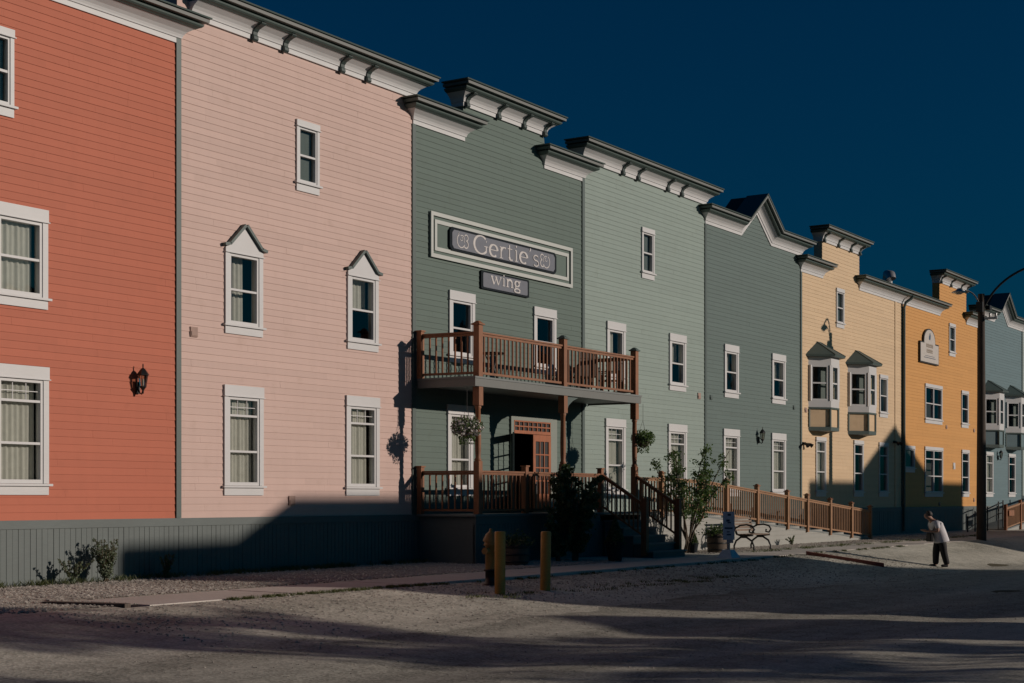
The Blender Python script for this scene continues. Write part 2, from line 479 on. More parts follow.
        t.build('hood_trim', M['trim'], ho)
    return (gx0-.02, gx1+.02, g0-.02, g1+.02)

# ------------------------------------------------------------------ cornice by sweeping a moulding
WHITE_P = [(0,.035),(.085,.035),(.092,.058),(.12,.064),(.16,.08),(.21,.12),(.265,.195),(.285,.225)]
DARK_P = [(.286,.02),(.286,.25),(.296,.262),(.310,.30),(.335,.328),(.362,.336),(.364,.26),(.390,.26),(.392,.375),(.452,.385),(.454,.33),(.472,.33),(.474,.43),(.500,.44)]
def sweep(path, prof, fl, fr, back):
    b = MB(); pts = [Vector(p) for p in path]; n = len(pts); m = len(prof)
    rings = []
    for i, p in enumerate(pts):
        d0 = (pts[i]-pts[i-1]).normalized() if i else None
        d1 = (pts[i+1]-pts[i]).normalized() if i < n-1 else None
        if d0 is None: d0 = d1
        if d1 is None: d1 = d0
        n0 = Vector((-d0.y, d0.x)); n1 = Vector((-d1.y, d1.x))
        nn = (n0+n1).normalized(); k = 1/max(.3, nn.dot(n0))
        ring = []
        for back_side in (0, 1):
            for h, q in (prof if not back_side else prof[::-1]):
                sh = 0
                if i == 0 and fl: sh = -q
                if i == n-1 and fr: sh = q
                c = p + nn*h*k + d0*sh
                ring.append((c.x, -q if not back_side else back, c.y))
        rings.append(ring)
    R_ = 2*m
    vs = [v for r in rings for v in r]
    fs = []
    for i in range(n-1):
        for k in range(R_):
            k2 = (k+1) % R_
            fs.append((i*R_+k, (i+1)*R_+k, (i+1)*R_+k2, i*R_+k2))
    for k in range(m-1):
        fs.append((k, k+1, R_-2-k, R_-1-k))
        o = (n-1)*R_
        fs.append((o+k, o+R_-1-k, o+R_-2-k, o+k+1))
    b.add(vs, fs); return b
def cornice(parent, path, fl=True, fr=True, back=.3, brackets=(), z=None):
    c = sweep(path, DARK_P, fl, fr, back).build('cornice', M['trim'], parent)
    sweep(path, WHITE_P, fl, fr, back).build('frieze', M['white'], c)
    # upper fascia: same trim paint, its brighter lit face put into a lighter colour
    FP = [(.392,.436),(.452,.446),(.452,.40),(.392,.40)]
    sweep(path, [(.393,.3765),(.395,.3795),(.450,.3885),(.4515,.3855)], fl, fr, -.42).build('fascia', M['trimgrey'], c)
    zz = path[0][1] if z is None else z
    for bx in brackets:
        q = MB()
        q.prism_x([(-.02, zz-.03), (-.085, zz-.03), (-.115, zz+.0), (-.11, zz+.05), (-.088, zz+.09), (-.095, zz+.14), (-.14, zz+.19),
                   (-.22, zz+.225), (-.285, zz+.24), (-.31, zz+.265), (-.305, zz+.284), (-.02, zz+.284)], bx-.06, bx+.06)
        q.build('bracket', M['bracket'], c)

# ------------------------------------------------------------------ a false-front building
SK = 1.04
def front(name, label, x0, x1, mat, segs, wins, gable=None, doors=(), left_board=True, skirt_to=None, right_board=False):
    """segs: (xa, xb, ztop) ; gable: (cx, halfwidth, zbase, height)"""
    t = thing(name, label, 'building', (x0, 0, 0))
    holes = [window(t, *w['r'], **{k: v for k, v in w.items() if k != 'r'}) for w in wins]
    holes += list(doors)
    b = MB(); rnd = random.Random(int(x0*10)); lap = .009
    top = max(s[2] for s in segs) + (gable[3] if gable else 0)
    nrow = int(math.ceil((top-SK)/BOARD))
    rnd2 = random.Random(5)
    for r in range(nrow):
        za, zb = SK+r*BOARD, SK+(r+1)*BOARD; zc = (za+zb)/2
        iv = []
        for xa, xb, zt in segs:
            if zc < zt: iv.append([xa, xb])
            elif gable and abs((xa+xb)/2-gable[0]) < gable[1]+6:
                cx, hw, zg, gh = gable; k = (zc-zg)/gh
                if 0 <= k < 1: iv.append([cx-hw*(1-k), cx+hw*(1-k)])
        iv.sort(); mg = []
        for a in iv:
            if mg and a[0] <= mg[-1][1]+1e-4: mg[-1][1] = max(mg[-1][1], a[1])
            else: mg.append(a[:])
        out = []
        for a in mg:
            cur = [a]
            for hx0, hx1, hz0, hz1 in holes:
                if hz0 < zc < hz1:
                    nx = []
                    for p, q in cur:
                        if hx1 <= p or hx0 >= q: nx.append([p, q]); continue
                        if hx0 > p: nx.append([p, hx0])
                        if hx1 < q: nx.append([hx1, q])
                    cur = nx
            out += cur
        jo = rnd.uniform(0, 3.6)
        for p, q in out:
            xs_ = [p]; k = x0-4+jo
            while k < q:
                if k > p+.15 and k < q-.15: xs_.append(k)
                k += 3.66
            xs_.append(q)
            for a, c in zip(xs_[:-1], xs_[1:]):
                e = rnd.uniform(-.0009, .0009); g = .0007
                b.add([(a+g, -lap-.004+e, za), (c-g, -lap-.004+e, za), (c-g, -.002+e, zb+.004), (a+g, -.002+e, zb+.004),
                       (a+g, .012, za), (c-g, .012, za), (c-g, .012, zb), (a+g, .012, zb)],
                      [(0,1,2,3), (0,4,5,1), (3,2,6,7), (0,3,7,4), (1,5,6,2)])
    b.build('siding', mat, t)
    # carcass: side walls, back wall, floors, roof, parapet backing
    c = MB(); D = 11.0; e = .004; RZ = 8.85
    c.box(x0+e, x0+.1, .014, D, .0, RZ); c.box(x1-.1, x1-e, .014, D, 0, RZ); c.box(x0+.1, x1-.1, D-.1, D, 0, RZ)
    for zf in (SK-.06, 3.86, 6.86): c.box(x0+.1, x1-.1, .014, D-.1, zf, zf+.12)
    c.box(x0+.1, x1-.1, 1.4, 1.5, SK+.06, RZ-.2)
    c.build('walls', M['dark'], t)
    rf = MB(); rf.box(x0+e, x1-e, .02, D+.2, RZ+.003, RZ+.12); rf.build('roof', M['asphaltroof'], t)
    for xa, xb, zt in segs:
        p = MB(); p.box(xa+.002, xb-.002, .013, .30, RZ+.125, zt+.30); p.build('parapet', mat, t)
    if gable:
        cx, hw, zg, gh = gable
        p = MB(); p.prism_y([(cx-hw, zg), (cx+hw, zg), (cx, zg+gh)], .013, .30); p.build('parapet', mat, t)
        p = MB()
        s = .56
        p.prism_y([(cx-hw-.32, zg+.30), (cx-hw-.28, zg+.20), (cx, zg+gh+.35), (cx+hw+.28, zg+.2), (cx+hw+.32, zg+.30), (cx, zg+gh+.575)], .302, .85)
        p.build('gable_roof', M['asphaltroof'], t)
    k = MB()
    if left_board:
        zt = [s[2] for s in segs if s[0] <= x0+.01][0]
        k.box(x0-.06, x0+.06, -.038, .0, SK+.003, zt); k.build('corner_board', M['trim'], t)
    # plank skirting with a cap board
    s = MB(); xx = x0; x1s = skirt_to or x1
    s.box(x0, x1s, -.052, .0, .90, SK)
    while xx < x1s-.01:
        w_ = min(.118+rnd.uniform(-.006, .006), x1s-xx)
        s.box(xx+.004, xx+w_-.004, -.034+rnd.uniform(-.003, .003), -.006, -.06, .897); xx += w_
    s.box(x0, x1s, -.006, .0, -.06, .9)
    s.build('skirting', M['skirt'], t)
    return t
def Wn(pl, pr, fl, **k):
    lv = {0: (1.45, 3.51), 1: (4.47, 6.09), 2: (7.46, 8.86)}[fl]
    d = dict(r=(XP(pl, -.05), XP(pr, -.05), lv[0], lv[1])); d.update(k)
    if k.get('hood'): d['r'] = (d['r'][0], d['r'][1], 4.47, 6.19)
    if fl == 0: d.setdefault('style', 'three')
    return d
def vent(t, px, py, mat, s=.09):
    X, Z = XP(px), ZP(px, py)
    b = MB(); b.box(X-s, X+s, -.034, -.0, Z-s, Z+s); b.box(X-s*.8, X+s*.8, -.045, -.0345, Z-s*.8, Z+s*.1)
    if mat not in (M['trim'], M['white']): mat = M['ventbrown']
    b.build('vent_cover', mat, t)

XB = [XP(177.5), XP(413), XP(582.5), XP(705), XP(800.5), XP(901.5), XP(977.5), XP(1021.8)]
RD = lambda z: z
FZ, TZ, YZ = 9.55, 10.1, 9.03     # frieze foot: shoulders, raised blocks, yellow shoulders
# red
t = front('red_false_front', 'coral red false-front building at the left edge of the photo', 9.7, XB[0]-.0, M['red'],
    [(9.7, XB[0], FZ)], [
    dict(r=(16.08, XP(48.5,-.05), 4.47, 6.09), cur='curtain'), dict(r=(16.08, XP(49.3,-.05), 1.45, 3.53), style='three', cur='curtain'),
    dict(r=(15.85, XP(12.5), 7.46, 8.86), thin=True, cur='blind'),
    dict(r=(12.2, 13.3, 4.47, 6.09)), dict(r=(12.2, 13.3, 1.45, 3.51), style='three')], left_board=False)
cornice(t, [(9.7, FZ), (XB[0], FZ)], False, True)
# pink
t = front('pink_false_front', 'pale pink false-front building with two pointed white window hoods', XB[0], XB[1], M['pink'],
    [(XB[0], XB[1], TZ)], [
    Wn(225, 264, 0, cur='curtain'), Wn(347, 380, 0, cur='curtain'),
    Wn(226, 263.5, 1, hood=True, cur='drape'), Wn(348.3, 379, 1, hood=True, cur='half'),
    Wn(297.3, 320, 2, thin=True, cur='blind')])
cornice(t, [(XB[0]+.3, TZ), (XB[1]-.0, TZ)], False, True, brackets=[XP(p) for p in (252, 282.7, 339.5, 365.5)])
vent(t, 193, 332, M['pink']); vent(t, 291, 500.5, M['pink'])
# dark green, with the raised centre
ga, gb = XP(463), XP(544)
t = front('dark_green_false_front', 'dark green stepped false-front building behind the two-storey porch', XB[1], XB[2], M['darkgreen'],
    [(XB[1], ga, FZ), (ga, gb, 10.35), (gb, XB[2], FZ)], [
    Wn(448.4, 473.5, 0, cur='curtain'), Wn(450, 475.4, 1, cur='none'), Wn(534.6, 556.7, 1, cur='none'),
    ], doors=[(XP(512)+.02, XP(548.5)-.02, SK-.2, 3.25)])
cornice(t, [(XB[1], FZ), (ga, FZ)]); cornice(t, [(gb, FZ), (XB[2], FZ)])
cornice(t, [(ga, 10.35), (gb, 10.35)], brackets=[ga+.08, XP(496.6), XP(522), gb-.06])
dark_green = t
# sage
t = front('sage_false_front', 'light sage green false-front building right of the sign', XB[2], XB[3], M['sage'],
    [(XB[2], XB[3], TZ)], [
    Wn(606.3, 626, 0, cur='curtain'), Wn(669, 687.3, 0, cur='curtain'),
    Wn(607.7, 626, 1, cur='part', style='one'), Wn(670.2, 686.6, 1, cur='half'), Wn(642.5, 654.9, 2, thin=True, cur='blind')])
cornice(t, [(XB[2], TZ), (XB[3], TZ)], brackets=[XP(p) for p in (621.1, 636.4, 666, 680)])
vent(t, 698.5, 396, M['sage'])
# green with gable
cx = (XB[3]+XB[4])/2
t = front('green_gabled_false_front', 'mid green false-front building with a small pointed gable, left of the cream one', XB[3], XB[4], M['green'],
    [(XB[3], XB[4], FZ)], [
    Wn(724.1, 739.9, 0, cur='curtain'), Wn(772.3, 786.3, 0, cur='curtain'),
    Wn(725.2, 739.2, 1, cur='half'), Wn(772.7, 786, 1, cur='half')], gable=(cx, 1.15, FZ, .84))
cornice(t, [(XB[3], FZ), (cx-1.15, FZ), (cx, FZ+.84), (cx+1.15, FZ), (XB[4], FZ)])
vent(t, 710.5, 397.5, M['trim'], .07); vent(t, 793.5, 407.5, M['trim'], .07)

def bay(t, X0, mat, panelmat, frame):
    z0, z1, z2, z3, z4 = 3.72, 4.50, 4.56, 6.22, 6.78
    a = .62; d = .55; w = .74
    P = [(X0, 0), (X0+a, -d), (X0+a+w, -d), (X0+2*a+w, 0)]
    def ring(off, z):
        c = [(X0-off*1.2, .0), (X0+a-off*.55, -d-off), (X0+a+w+off*.55, -d-off), (X0+2*a+w+off*1.2, .0)]
        return [(x, y, z) for x, y in c]
    b = MB(); b.hexa(ring(-.02, z0+.1), ring(-.02, z1)); body = b.build('bay_window', panelmat, t)
    b = MB(); b.hexa(ring(.02, z0-.02), ring(.03, z0+.11)); b.hexa(ring(.03, z1-.06), ring(.04, z1+.0))
    for (x, y) in P:
        b.box(x-.045, x+.045, y-.02 if y else -.05, y+.05, z0+.1, z1-.06)
    b.build('bay_base_trim', M['trim'], body)
    # window band: head, foot, corner posts, glazed faces
    b = MB(); b.hexa(ring(.02, z1+.002), ring(.03, z2+.16)); b.hexa(ring(.03, z3-.28), ring(.03, z3))
    for (x, y) in P[1:3]: b.box(x-.07, x+.07, y-.02, y+.12, z2+.16, z3-.28)
    for k in (0, 3): b.box(P[k][0]-.06 if k else P[k][0]-.03, P[k][0]+.06 if not k else P[k][0]+.03, -.1, .02, z2+.16, z3-.28)
    fr = b.build('bay_frame', M['white'], body)
    s = MB(); g = MB()
    for (p, q) in ((P[0], P[1]), (P[1], P[2]), (P[2], P[3])):
        p = Vector((p[0], p[1], 0)); q = Vector((q[0], q[1], 0)); u = (q-p).normalized(); L_ = (q-p).length
        nrm = Vector((u.y, -u.x, 0))
        def bar(l0, l1, za, zb, o0=.03, o1=-.05):
            s.hexa([tuple(p+u*l0+nrm*o0+Vector((0,0,za))), tuple(p+u*l1+nrm*o0+Vector((0,0,za))), tuple(p+u*l1+nrm*o1+Vector((0,0,za))), tuple(p+u*l0+nrm*o1+Vector((0,0,za)))],
                   [tuple(p+u*l0+nrm*o0+Vector((0,0,zb))), tuple(p+u*l1+nrm*o0+Vector((0,0,zb))), tuple(p+u*l1+nrm*o1+Vector((0,0,zb))), tuple(p+u*l0+nrm*o1+Vector((0,0,zb)))])
        za, zb = z2+.16, z3-.28
        bar(.06, .15, za, zb); bar(L_-.15, L_-.06, za, zb); bar(.15, L_-.15, za, za+.07); bar(.15, L_-.15, zb-.06, zb)
        bar(.15, L_-.15, (za+zb)/2-.025, (za+zb)/2+.025, .02)
        g.add([tuple(p+u*.1+nrm*-.01+Vector((0,0,za))), tuple(p+u*(L_-.1)-nrm*.01+Vector((0,0,za))), tuple(p+u*(L_-.1)-nrm*.01+Vector((0,0,zb))), tuple(p+u*.1-nrm*.01+Vector((0,0,zb)))], [(0,1,2,3)])
    s.build('sash', M['white'], body); g.build('pane', M['glass'], body)
    q = MB()
    for k in range(26):
        xx = X0+.28+k*.05; q.add([(xx, -.22+.02*(k%2), z2+.1), (xx+.05, -.22+.02*((k+1)%2), z2+.1), (xx+.05, -.22+.02*((k+1)%2), z3-.1), (xx, -.22+.02*(k%2), z3-.1)], [(0,1,2,3)])
    q.build('curtain', M['blind'], body)
    r = MB(); e0 = ring(.20, z3+.002); e1 = ring(.22, z3+.07)
    r.hexa(e0, e1)
    mx = X0+a*.75+w*.4; ap = [(mx-.0, -.16, z4), (mx+.2, -.16, z4), (mx+.2, 0, z4), (mx, 0, z4)]
    v = [(x, y, z3+.072) for x, y, _ in e1] + [(mx-.02, -.02, z4), (mx+.32, -.02, z4), (mx+.32, .0, z4), (mx-.02, .0, z4)]
    r.add(v, [(0,1,4), (1,2,5,4), (2,3,5)])
    for (p, q2) in ((v[1], v[4]), (v[2], v[5]), (v[4], v[5])):
        r.tube([p, q2], .02, 6)
    r.build('bay_roof', M['trim'], body)
# cream
ya, yb = XP(822), XP(859)
t = front('cream_false_front', 'pale cream yellow false-front building with two dark-roofed bay windows', XB[4], XB[5], M['cream'],
    [(XB[4], ya, YZ), (ya, yb, 10.32), (yb, XB[5], YZ)], [
    Wn(816.6, 826.5, 0, cur='curtain', thin=True), Wn(854.5, 864, 0, cur='none', thin=True), Wn(879.6, 888.7, 0, cur='none', thin=True),
    Wn(880.3, 888.2, 1, cur='half', thin=True), Wn(837, 844.7, 2, thin=True, cur='blind')])
cornice(t, [(XB[4], YZ), (ya, YZ)]); cornice(t, [(yb, YZ), (XB[5], YZ)], True, False)
cornice(t, [(ya, 10.32), (yb, 10.32)], brackets=[ya+.08, XP(837), XP(849.4), yb-.06])
X1b = XP(808.4)
bay(t, X1b, M['cream'], M['cream'], None); bay(t, XP(847.8), M['cream'], M['cream'], None)
b = MB(); b.box(XP(894.4), XP(896.2), -.034, .0, SK+.005, YZ-.002); b.build('corner_board', M['cream'], t)
vent(t, 805.3, 410, M['cream'], .08)
# ochre
oa, ob = XP(939.3), XP(966)
t = front('ochre_false_front', 'deep ochre orange false-front building with a white plaque, left of the pole', XB[5], XB[6], M['ochre'],
    [(XB[5], oa, YZ), (oa, ob, 10.42), (ob, XB[6], YZ)], [
    Wn(925.4, 943.3, 0, cols=2, cur='none', thin=True), Wn(962.3, 969.6, 0, cur='none', thin=True),
    Wn(925.7, 942.7, 1, cols=2, cur='none', thin=True), Wn(962, 968.9, 1, cur='none', thin=True), Wn(949.7, 955.8, 2, thin=True, cur='blind'),
    dict(r=(XP(904), XP(914), 2.42, 3.48), style='one', thin=True, cur='blind')])
cornice(t, [(XB[5], YZ), (oa, YZ)], False, True); cornice(t, [(ob, YZ), (XB[6], YZ)], True, False)
cornice(t, [(oa, 10.42), (ob, 10.42)], brackets=[oa+.08, XP(949.8), XP(959.8), ob-.06])
b = MB(); xd = XB[5]+.02
b.tube([(xd+.18, -.40, YZ+.30), (xd+.14, -.34, YZ+.20), (xd+.02, -.16, YZ+.05), (xd, -.10, YZ-.15), (xd, -.10, .1)], .055, 8)
b.build('downspout', M['trim'], t)
for px, py in ((946, 427), (973.6, 430.5), (973.6, 500), (939, 504)): vent(t, px, py, M['ochre'], .08)
vent(t, 953.6, 466, M['white'], .14)
# blue
cx = (XB[6]+XB[7])/2
t = front('slate_blue_false_front', 'slate blue gabled false-front building behind the utility pole', XB[6], XB[7], M['blue'],
    [(XB[6], XB[7], FZ)], [Wn(986.4, 993.6, 0, cur='curtain', thin=True), Wn(1009, 1015.8, 0, cur='none', thin=True)], gable=(cx, 1.15, FZ, .84))
cornice(t, [(XB[6], FZ), (cx-1.15, FZ), (cx, FZ+.84), (cx+1.15, FZ), (XB[7], FZ)])
bay(t, XP(983), M['blue'], M['blue'], None); bay(t, XP(1005.5), M['blue'], M['blue'], None)
# pale blue at the far end
X9 = XB[7]+12
t = front('pale_blue_false_front', 'pale blue false-front building cut by the right edge of the photo', XB[7], X9, M['paleblue'],
    [(XB[7], X9, FZ)], [dict(r=(80, 81, 1.45, 3.51), style='three', thin=True), dict(r=(85, 86, 4.47, 6.09), thin=True), dict(r=(80, 81, 4.47, 6.09), thin=True)])
cornice(t, [(XB[7], FZ), (X9, FZ)], False, True)
# roof vent duct
XV = XP(889, .8)
vz = ZP(889, 280, .8)
b = MB(); b.tube([(XV+.1, .9, 8.9), (XV+.1, .9, vz+.05), (XV+.02, .85, vz+.22), (XV-.16, .7, vz+.16), (XV-.2, .65, vz+.0)], [.2,.2,.21,.21,.2], 12)
b.tube([(XV+.24, .78, 8.9), (XV+.24, .78, vz+.2)], .035, 8)
tag(b.build('roof_duct', M['galv']), 'curved metal vent duct on the roof above the cream building', 'vent')

# ------------------------------------------------------------------ entrance doors of the dark green front
hx = XP(512); mx_ = XP(529); rx = XP(548.5)
t = thing('entrance_door', 'orange wooden double door with grid panes, left leaf swung open, under the porch', 'door', (hx, 0, SK))
b = MB()
b.box(hx-.12, hx, -.06, -.02, SK, 3.36); b.box(rx, rx+.12, -.06, -.02, SK, 3.36); b.box(hx, rx, -.06, -.02, 3.27, 3.36)
b.box(rx+.12, rx+.34, -.045, -.02, SK, 3.36)
b.build('door_frame', paint('door_frame_paint', (.22,.25,.22)), t)
b = MB()
b.box(hx, rx, -.07, -.03, 2.955, 3.03); b.box(hx, rx, -.07, -.03, 3.235, 3.268); b.box(hx, rx, -.068, -.03, 3.115, 3.145)
for k in range(9):
    xx = hx+(rx-hx-.03)*k/8; b.box(xx, xx+.03, -.066, -.036, 3.03, 3.235)
tr = b.build('transom', M['doorwood'], t)
b = MB(); b.box(hx, rx, -.034, -.028, 3.03, 3.235); b.build('transom_glass', M['dark'], tr)
def leaf_door(origin, ang, name='door_leaf', w=.83):
    b = MB(); u = Vector((math.cos(ang), math.sin(ang), 0)); n = Vector((u.y, -u.x, 0)); o = Vector(origin)
    def bx(l0, l1, z0, z1, t0=.0, t1=.045):
        q = [o+u*l0+n*t0, o+u*l1+n*t0, o+u*l1+n*t1, o+u*l0+n*t1]
        b.hexa([tuple(v+Vector((0,0,z0))) for v in q], [tuple(v+Vector((0,0,z1))) for v in q])
    H0, H1 = SK+.01, 2.945
    bx(0, .11, H0, H1); bx(w-.11, w, H0, H1); bx(.11, w-.11, H0, H0+.45); bx(.11, w-.11, H1-.16, H1)
    for k in (1, 2): xx = .11+(w-.22)*k/3; bx(xx-.015, xx+.015, H0+.45, H1-.16)
    for k in (1, 2, 3): zz = H0+.45+(H1-.61-H0)*k/4; bx(.11, w-.11, zz-.015, zz+.015, .002, .043)
    return b, bx, u, n, o, w, H0, H1
b, *_ = leaf_door((rx, -.075, 0), math.pi); lf = b.build('door_leaf', M['doorwood'], t)
b = MB(); b.box(mx_+.1, rx-.1, -.050, -.044, SK+.46, 2.78); b.build('leaf_glass', M['dark'], lf)
b, bx, *_ = leaf_door((hx, -.07, 0), math.pi+math.atan2(ST, CT)); lf = b.build('door_leaf', M['trim'], t, 'dark leaf swung open towards the street')

# ------------------------------------------------------------------ porch
PX0, PX1, PY = XB[1]+.06, XP(637, -1.5), -1.5
UD, LD = 3.99, 1.04
t = thing('porch', 'two-storey cedar porch with grey decks and front steps on the dark green building', 'porch', (PX0, 0, 0))
px_posts = [XP(478, PY), XP(563, PY), XP(634.5, PY)]
CXP = px_posts[0]
b = MB(); b.box(PX0, PX1+.08, PY-.10, -.06, UD-.03, UD+.012); b.build('upper_deck', M['deckpaint'], t)
b = MB(); b.box(PX0+.02, PX1+.06, PY-.085, PY-.03, UD-.20, UD-.032); b.box(PX0+.02, PX0+.07, PY-.03, -.06, UD-.20, UD-.032)
b.box(PX1+.01, PX1+.06, PY-.03, -.06, UD-.20, UD-.032)
b.box(PX0+.07, PX1+.01, PY+.3, -.07, UD-.16, UD-.034)
b.build('upper_fascia', M['trimgrey'], t)
b = MB()
# curved brace valances either side of the middle posts
for xp, sg in ((px_posts[1], 1), (px_posts[0], 1)):
    pass
for xp in px_posts[1:2]:
    pts = [(xp+.06, UD-.21), (xp+.06, UD-.75), (xp+.12, UD-.6), (xp+.22, UD-.42), (xp+.42, UD-.30), (xp+.7, UD-.21)]
    b.prism_y(pts, PY-.02, PY+.02)
b.build('brace', M['trim'], t)
def post(b, x, y, z0, z1, w=.075, cap=None):
    b.box(x-w, x+w, y-w, y+w, z0, z1)
def turned(b, x, y, z0, z1, w=.07):
    b.box(x-w, x+w, y-w, y+w, z0, z0+1.15)
    b.lathe([(w*1.0,0),(w*1.15,.03),(w*.8,.08),(w*.92,.2),(w*.98,.5),(w*.80,(z1-z0)-1.15-.48),(w*1.1,(z1-z0)-1.15-.44),(w*.85,(z1-z0)-1.15-.40)], (x,y,z0+1.15), 12)
    b.box(x-w*1.15, x+w*1.15, y-w*1.15, y+w*1.15, z1-.40, z1)
for xp in px_posts:
    b = MB(); turned(b, xp, PY, LD, UD-.205); b.build('porch_post', M['cedar'], t)
    b = MB(); post(b, xp, PY, UD+.013, UD+1.12, .075); po = b.build('rail_post', M['cedar'], t)
    b = MB(); b.box(xp-.11, xp+.11, PY-.11, PY+.11, UD+1.121, UD+1.15); b.hexa([(xp-.09,PY-.09,UD+1.151),(xp+.09,PY-.09,UD+1.151),(xp+.09,PY+.09,UD+1.151),(xp-.09,PY+.09,UD+1.151)],
        [(xp-.03,PY-.03,UD+1.21),(xp+.03,PY-.03,UD+1.21),(xp+.03,PY+.03,UD+1.21),(xp-.03,PY+.03,UD+1.21)]); b.build('post_cap', M['trim'] if xp > px_posts[0]+1 else M['cedar'], po)
for zd in (UD, LD):
    b = MB(); post(b, PX0+.04, -.13, zd+.013, zd+1.03, .06); b.box(PX0-.04, PX0+.12, -.21, -.05, zd+1.031, zd+1.06); b.build('rail_post', M['cedar'], t)
def railing(p, q, zp, zq, parent, mat, h=.98, sp=.165, name='railing', lo=.10):
    """top rail, foot rail and balusters between two points"""
    b = MB(); p = Vector((p[0], p[1], 0)); q = Vector((q[0], q[1], 0)); L_ = (q-p).length; u = (q-p)/L_; n = Vector((u.y, -u.x, 0))
    def bar(l0, l1, h0, h1, hw):
        vs = []
        for z_off in (h0, h1):
            for l, s in ((l0, 1), (l1, 1), (l1, -1), (l0, -1)):
                c = p+u*l+n*hw*s; vs.append((c.x, c.y, zp+(zq-zp)*l/L_+z_off))
        b.hexa(vs[:4], vs[4:])
    bar(0, L_, h-.035, h, .045); bar(0, L_, h-.09, h-.037, .02); bar(0, L_, lo-.03, lo+.02, .022)
    k = max(2, int(round(L_/sp)))
    for i in range(1, k):
        l = L_*i/k; bar(l-.016, l+.016, lo+.021, h-.091, .016)
    return b.build(name, mat, parent)
pw = .075
railing((PX0+.10, -.13), (CXP, -.13), UD, UD, t, M['cedar']) if False else None
railing((px_posts[0]-.0, PY+pw), (px_posts[0]-.0, -.13), UD, UD, t, M['cedar']) if False else None
# the left returns run from the wall post to the corner post
railing((PX0+.07, -.19), (CXP-.03, PY+pw), UD, UD, t, M['cedar'])
railing((CXP+pw, PY), (px_posts[1]-pw, PY), UD, UD, t, M['cedar'])
railing((px_posts[1]+pw, PY), (px_posts[2]-pw, PY), UD, UD, t, M['cedar'])
railing((px_posts[2], PY+pw), (px_posts[2], -.08), UD, UD, t, M['cedar'])
railing((PX0+.07, -.19), (CXP-.03, PY+pw), LD, LD, t, M['cedar'], .95)
xm = XP(525, PY); xs1 = XP(600.5, PY)
railing((CXP+pw, PY), (xm-.06, PY), LD, LD, t, M['cedar'], .95)
railing((xm+.06, PY), (px_posts[1]-pw, PY), LD, LD, t, M['cedar'], .95)
railing((px_posts[1]+pw, PY), (xs1-.06, PY), LD, LD, t, M['cedar'], .95)
for xx in (xm, xs1):
    b = MB(); post(b, xx, PY, LD+.013, LD+1.06, .06); b.box(xx-.08, xx+.08, PY-.08, PY+.08, LD+1.061, LD+1.09); b.build('rail_post', M['cedar'], t)
b = MB(); b.box(PX0, PX1+.05, PY-.10, -.053, LD-.035, LD+.012); b.build('lower_deck', M['deckpaint'], t)
b = MB(); bx0 = PX0+.1
b.box(bx0, xs1-.1, PY-.05, PY-.01, LD-.2, LD-.037); b.box(bx0-.0, bx0+.04, PY-.01, -.053, -.08, LD-.037)
xx = bx0
while xx < PX1: b.box(xx+.004, xx+.114, PY-.035, PY-.012, -.06, LD-.202); xx += .118
b.box(bx0, PX1, PY-.011, PY+.02, -.06, LD-.21)
b.build('porch_skirting', M['skirt'], t)
# steps
b = MB(); sx0, sx1 = xs1-.02, px_posts[2]+.02; nst = 5; run = .27
for k in range(nst):
    z = LD-(k+1)*(LD-.02)/(nst+.6); y0 = PY-.10-k*run
    b.box(sx0+.05, sx1-.05, y0-run+.02, y0, -.08, z-.04); 
b.box
st = b.build('steps', M['skirt'], t)
b = MB()
for k in range(nst):
    z = LD-(k+1)*(LD-.02)/(nst+.6); y0 = PY-.10-k*run
    b.box(sx0, sx1, y0-run-.015, y0-.001, z-.038, z)
b.build('tread', M['deckpaint'], st)
for xx, px in ((xs1, 642.6), (px_posts[2], 675.5)):
    yn = -2.72
    b = MB(); post(b, xx, yn, gz(xx, yn)-.05+.1, 1.36, .07); b.box(xx-.09, xx+.09, yn-.09, yn+.09, 1.361, 1.39); b.build('newel_post', M['cedar'], t)
    railing((xx, PY-.075), (xx, yn+.07), LD+.05, .42, t, M['cedar'], .88, .12, name='stair_railing')
# hanging baskets
def basket(X, Y, Z, r, label, rnd, fl):
    t = thing('hanging_basket', label, 'hanging basket', (X, Y, Z-.25), 'flower baskets hung from the porch')
    b = MB(); b.lathe([(.05,-.2),(.13,-.15),(.17,-.05),(.18,0)], (X, Y, Z), 14); b.build('pot', M['barrel'], t)
    b = MB()
    for k in range(3):
        a = k*2.09; b.tube([(X+.17*math.cos(a), Y+.17*math.sin(a), Z), (X, Y, Z+.5)], .004, 4)
    b.tube([(X, Y, Z+.5), (X, Y, UD-.2)], .005, 4); b.build('hanger', M['iron'], t)
    b = MB(); c = MB()
    for i in range(1500):
        v = Vector((rnd.gauss(0,1), rnd.gauss(0,1), rnd.gauss(0,.75))).normalized()*r*rnd.uniform(.45,1.05)
        v.z = v.z*.72
        (c if rnd.random() < fl and v.length > r*.6 else b).leaf((X+v.x, Y+v.y, Z+.04+v.z), .06, rnd)
    for i in range(160):
        a = rnd.uniform(0,6.28); l = rnd.random(); b.leaf((X+math.cos(a)*r*.5*(1-.3*l), Y+math.sin(a)*r*.5, Z-.15-l*.18), .05, rnd)
    b.build('foliage', M['leaf2'], t)
    if c.f: c.build('flowers', M['flower'], t)
rnd = random.Random(11)
basket(XP(467, PY+.14), PY+.14, ZP(467, 429, PY+.14), .34, 'hanging basket full of pale flowers beside the left porch post', rnd, .62)
basket(XP(643, PY-.12), PY-.12, ZP(643, 440, PY-.12), .30, 'dark leafy hanging basket beside the right porch post', rnd, .03)

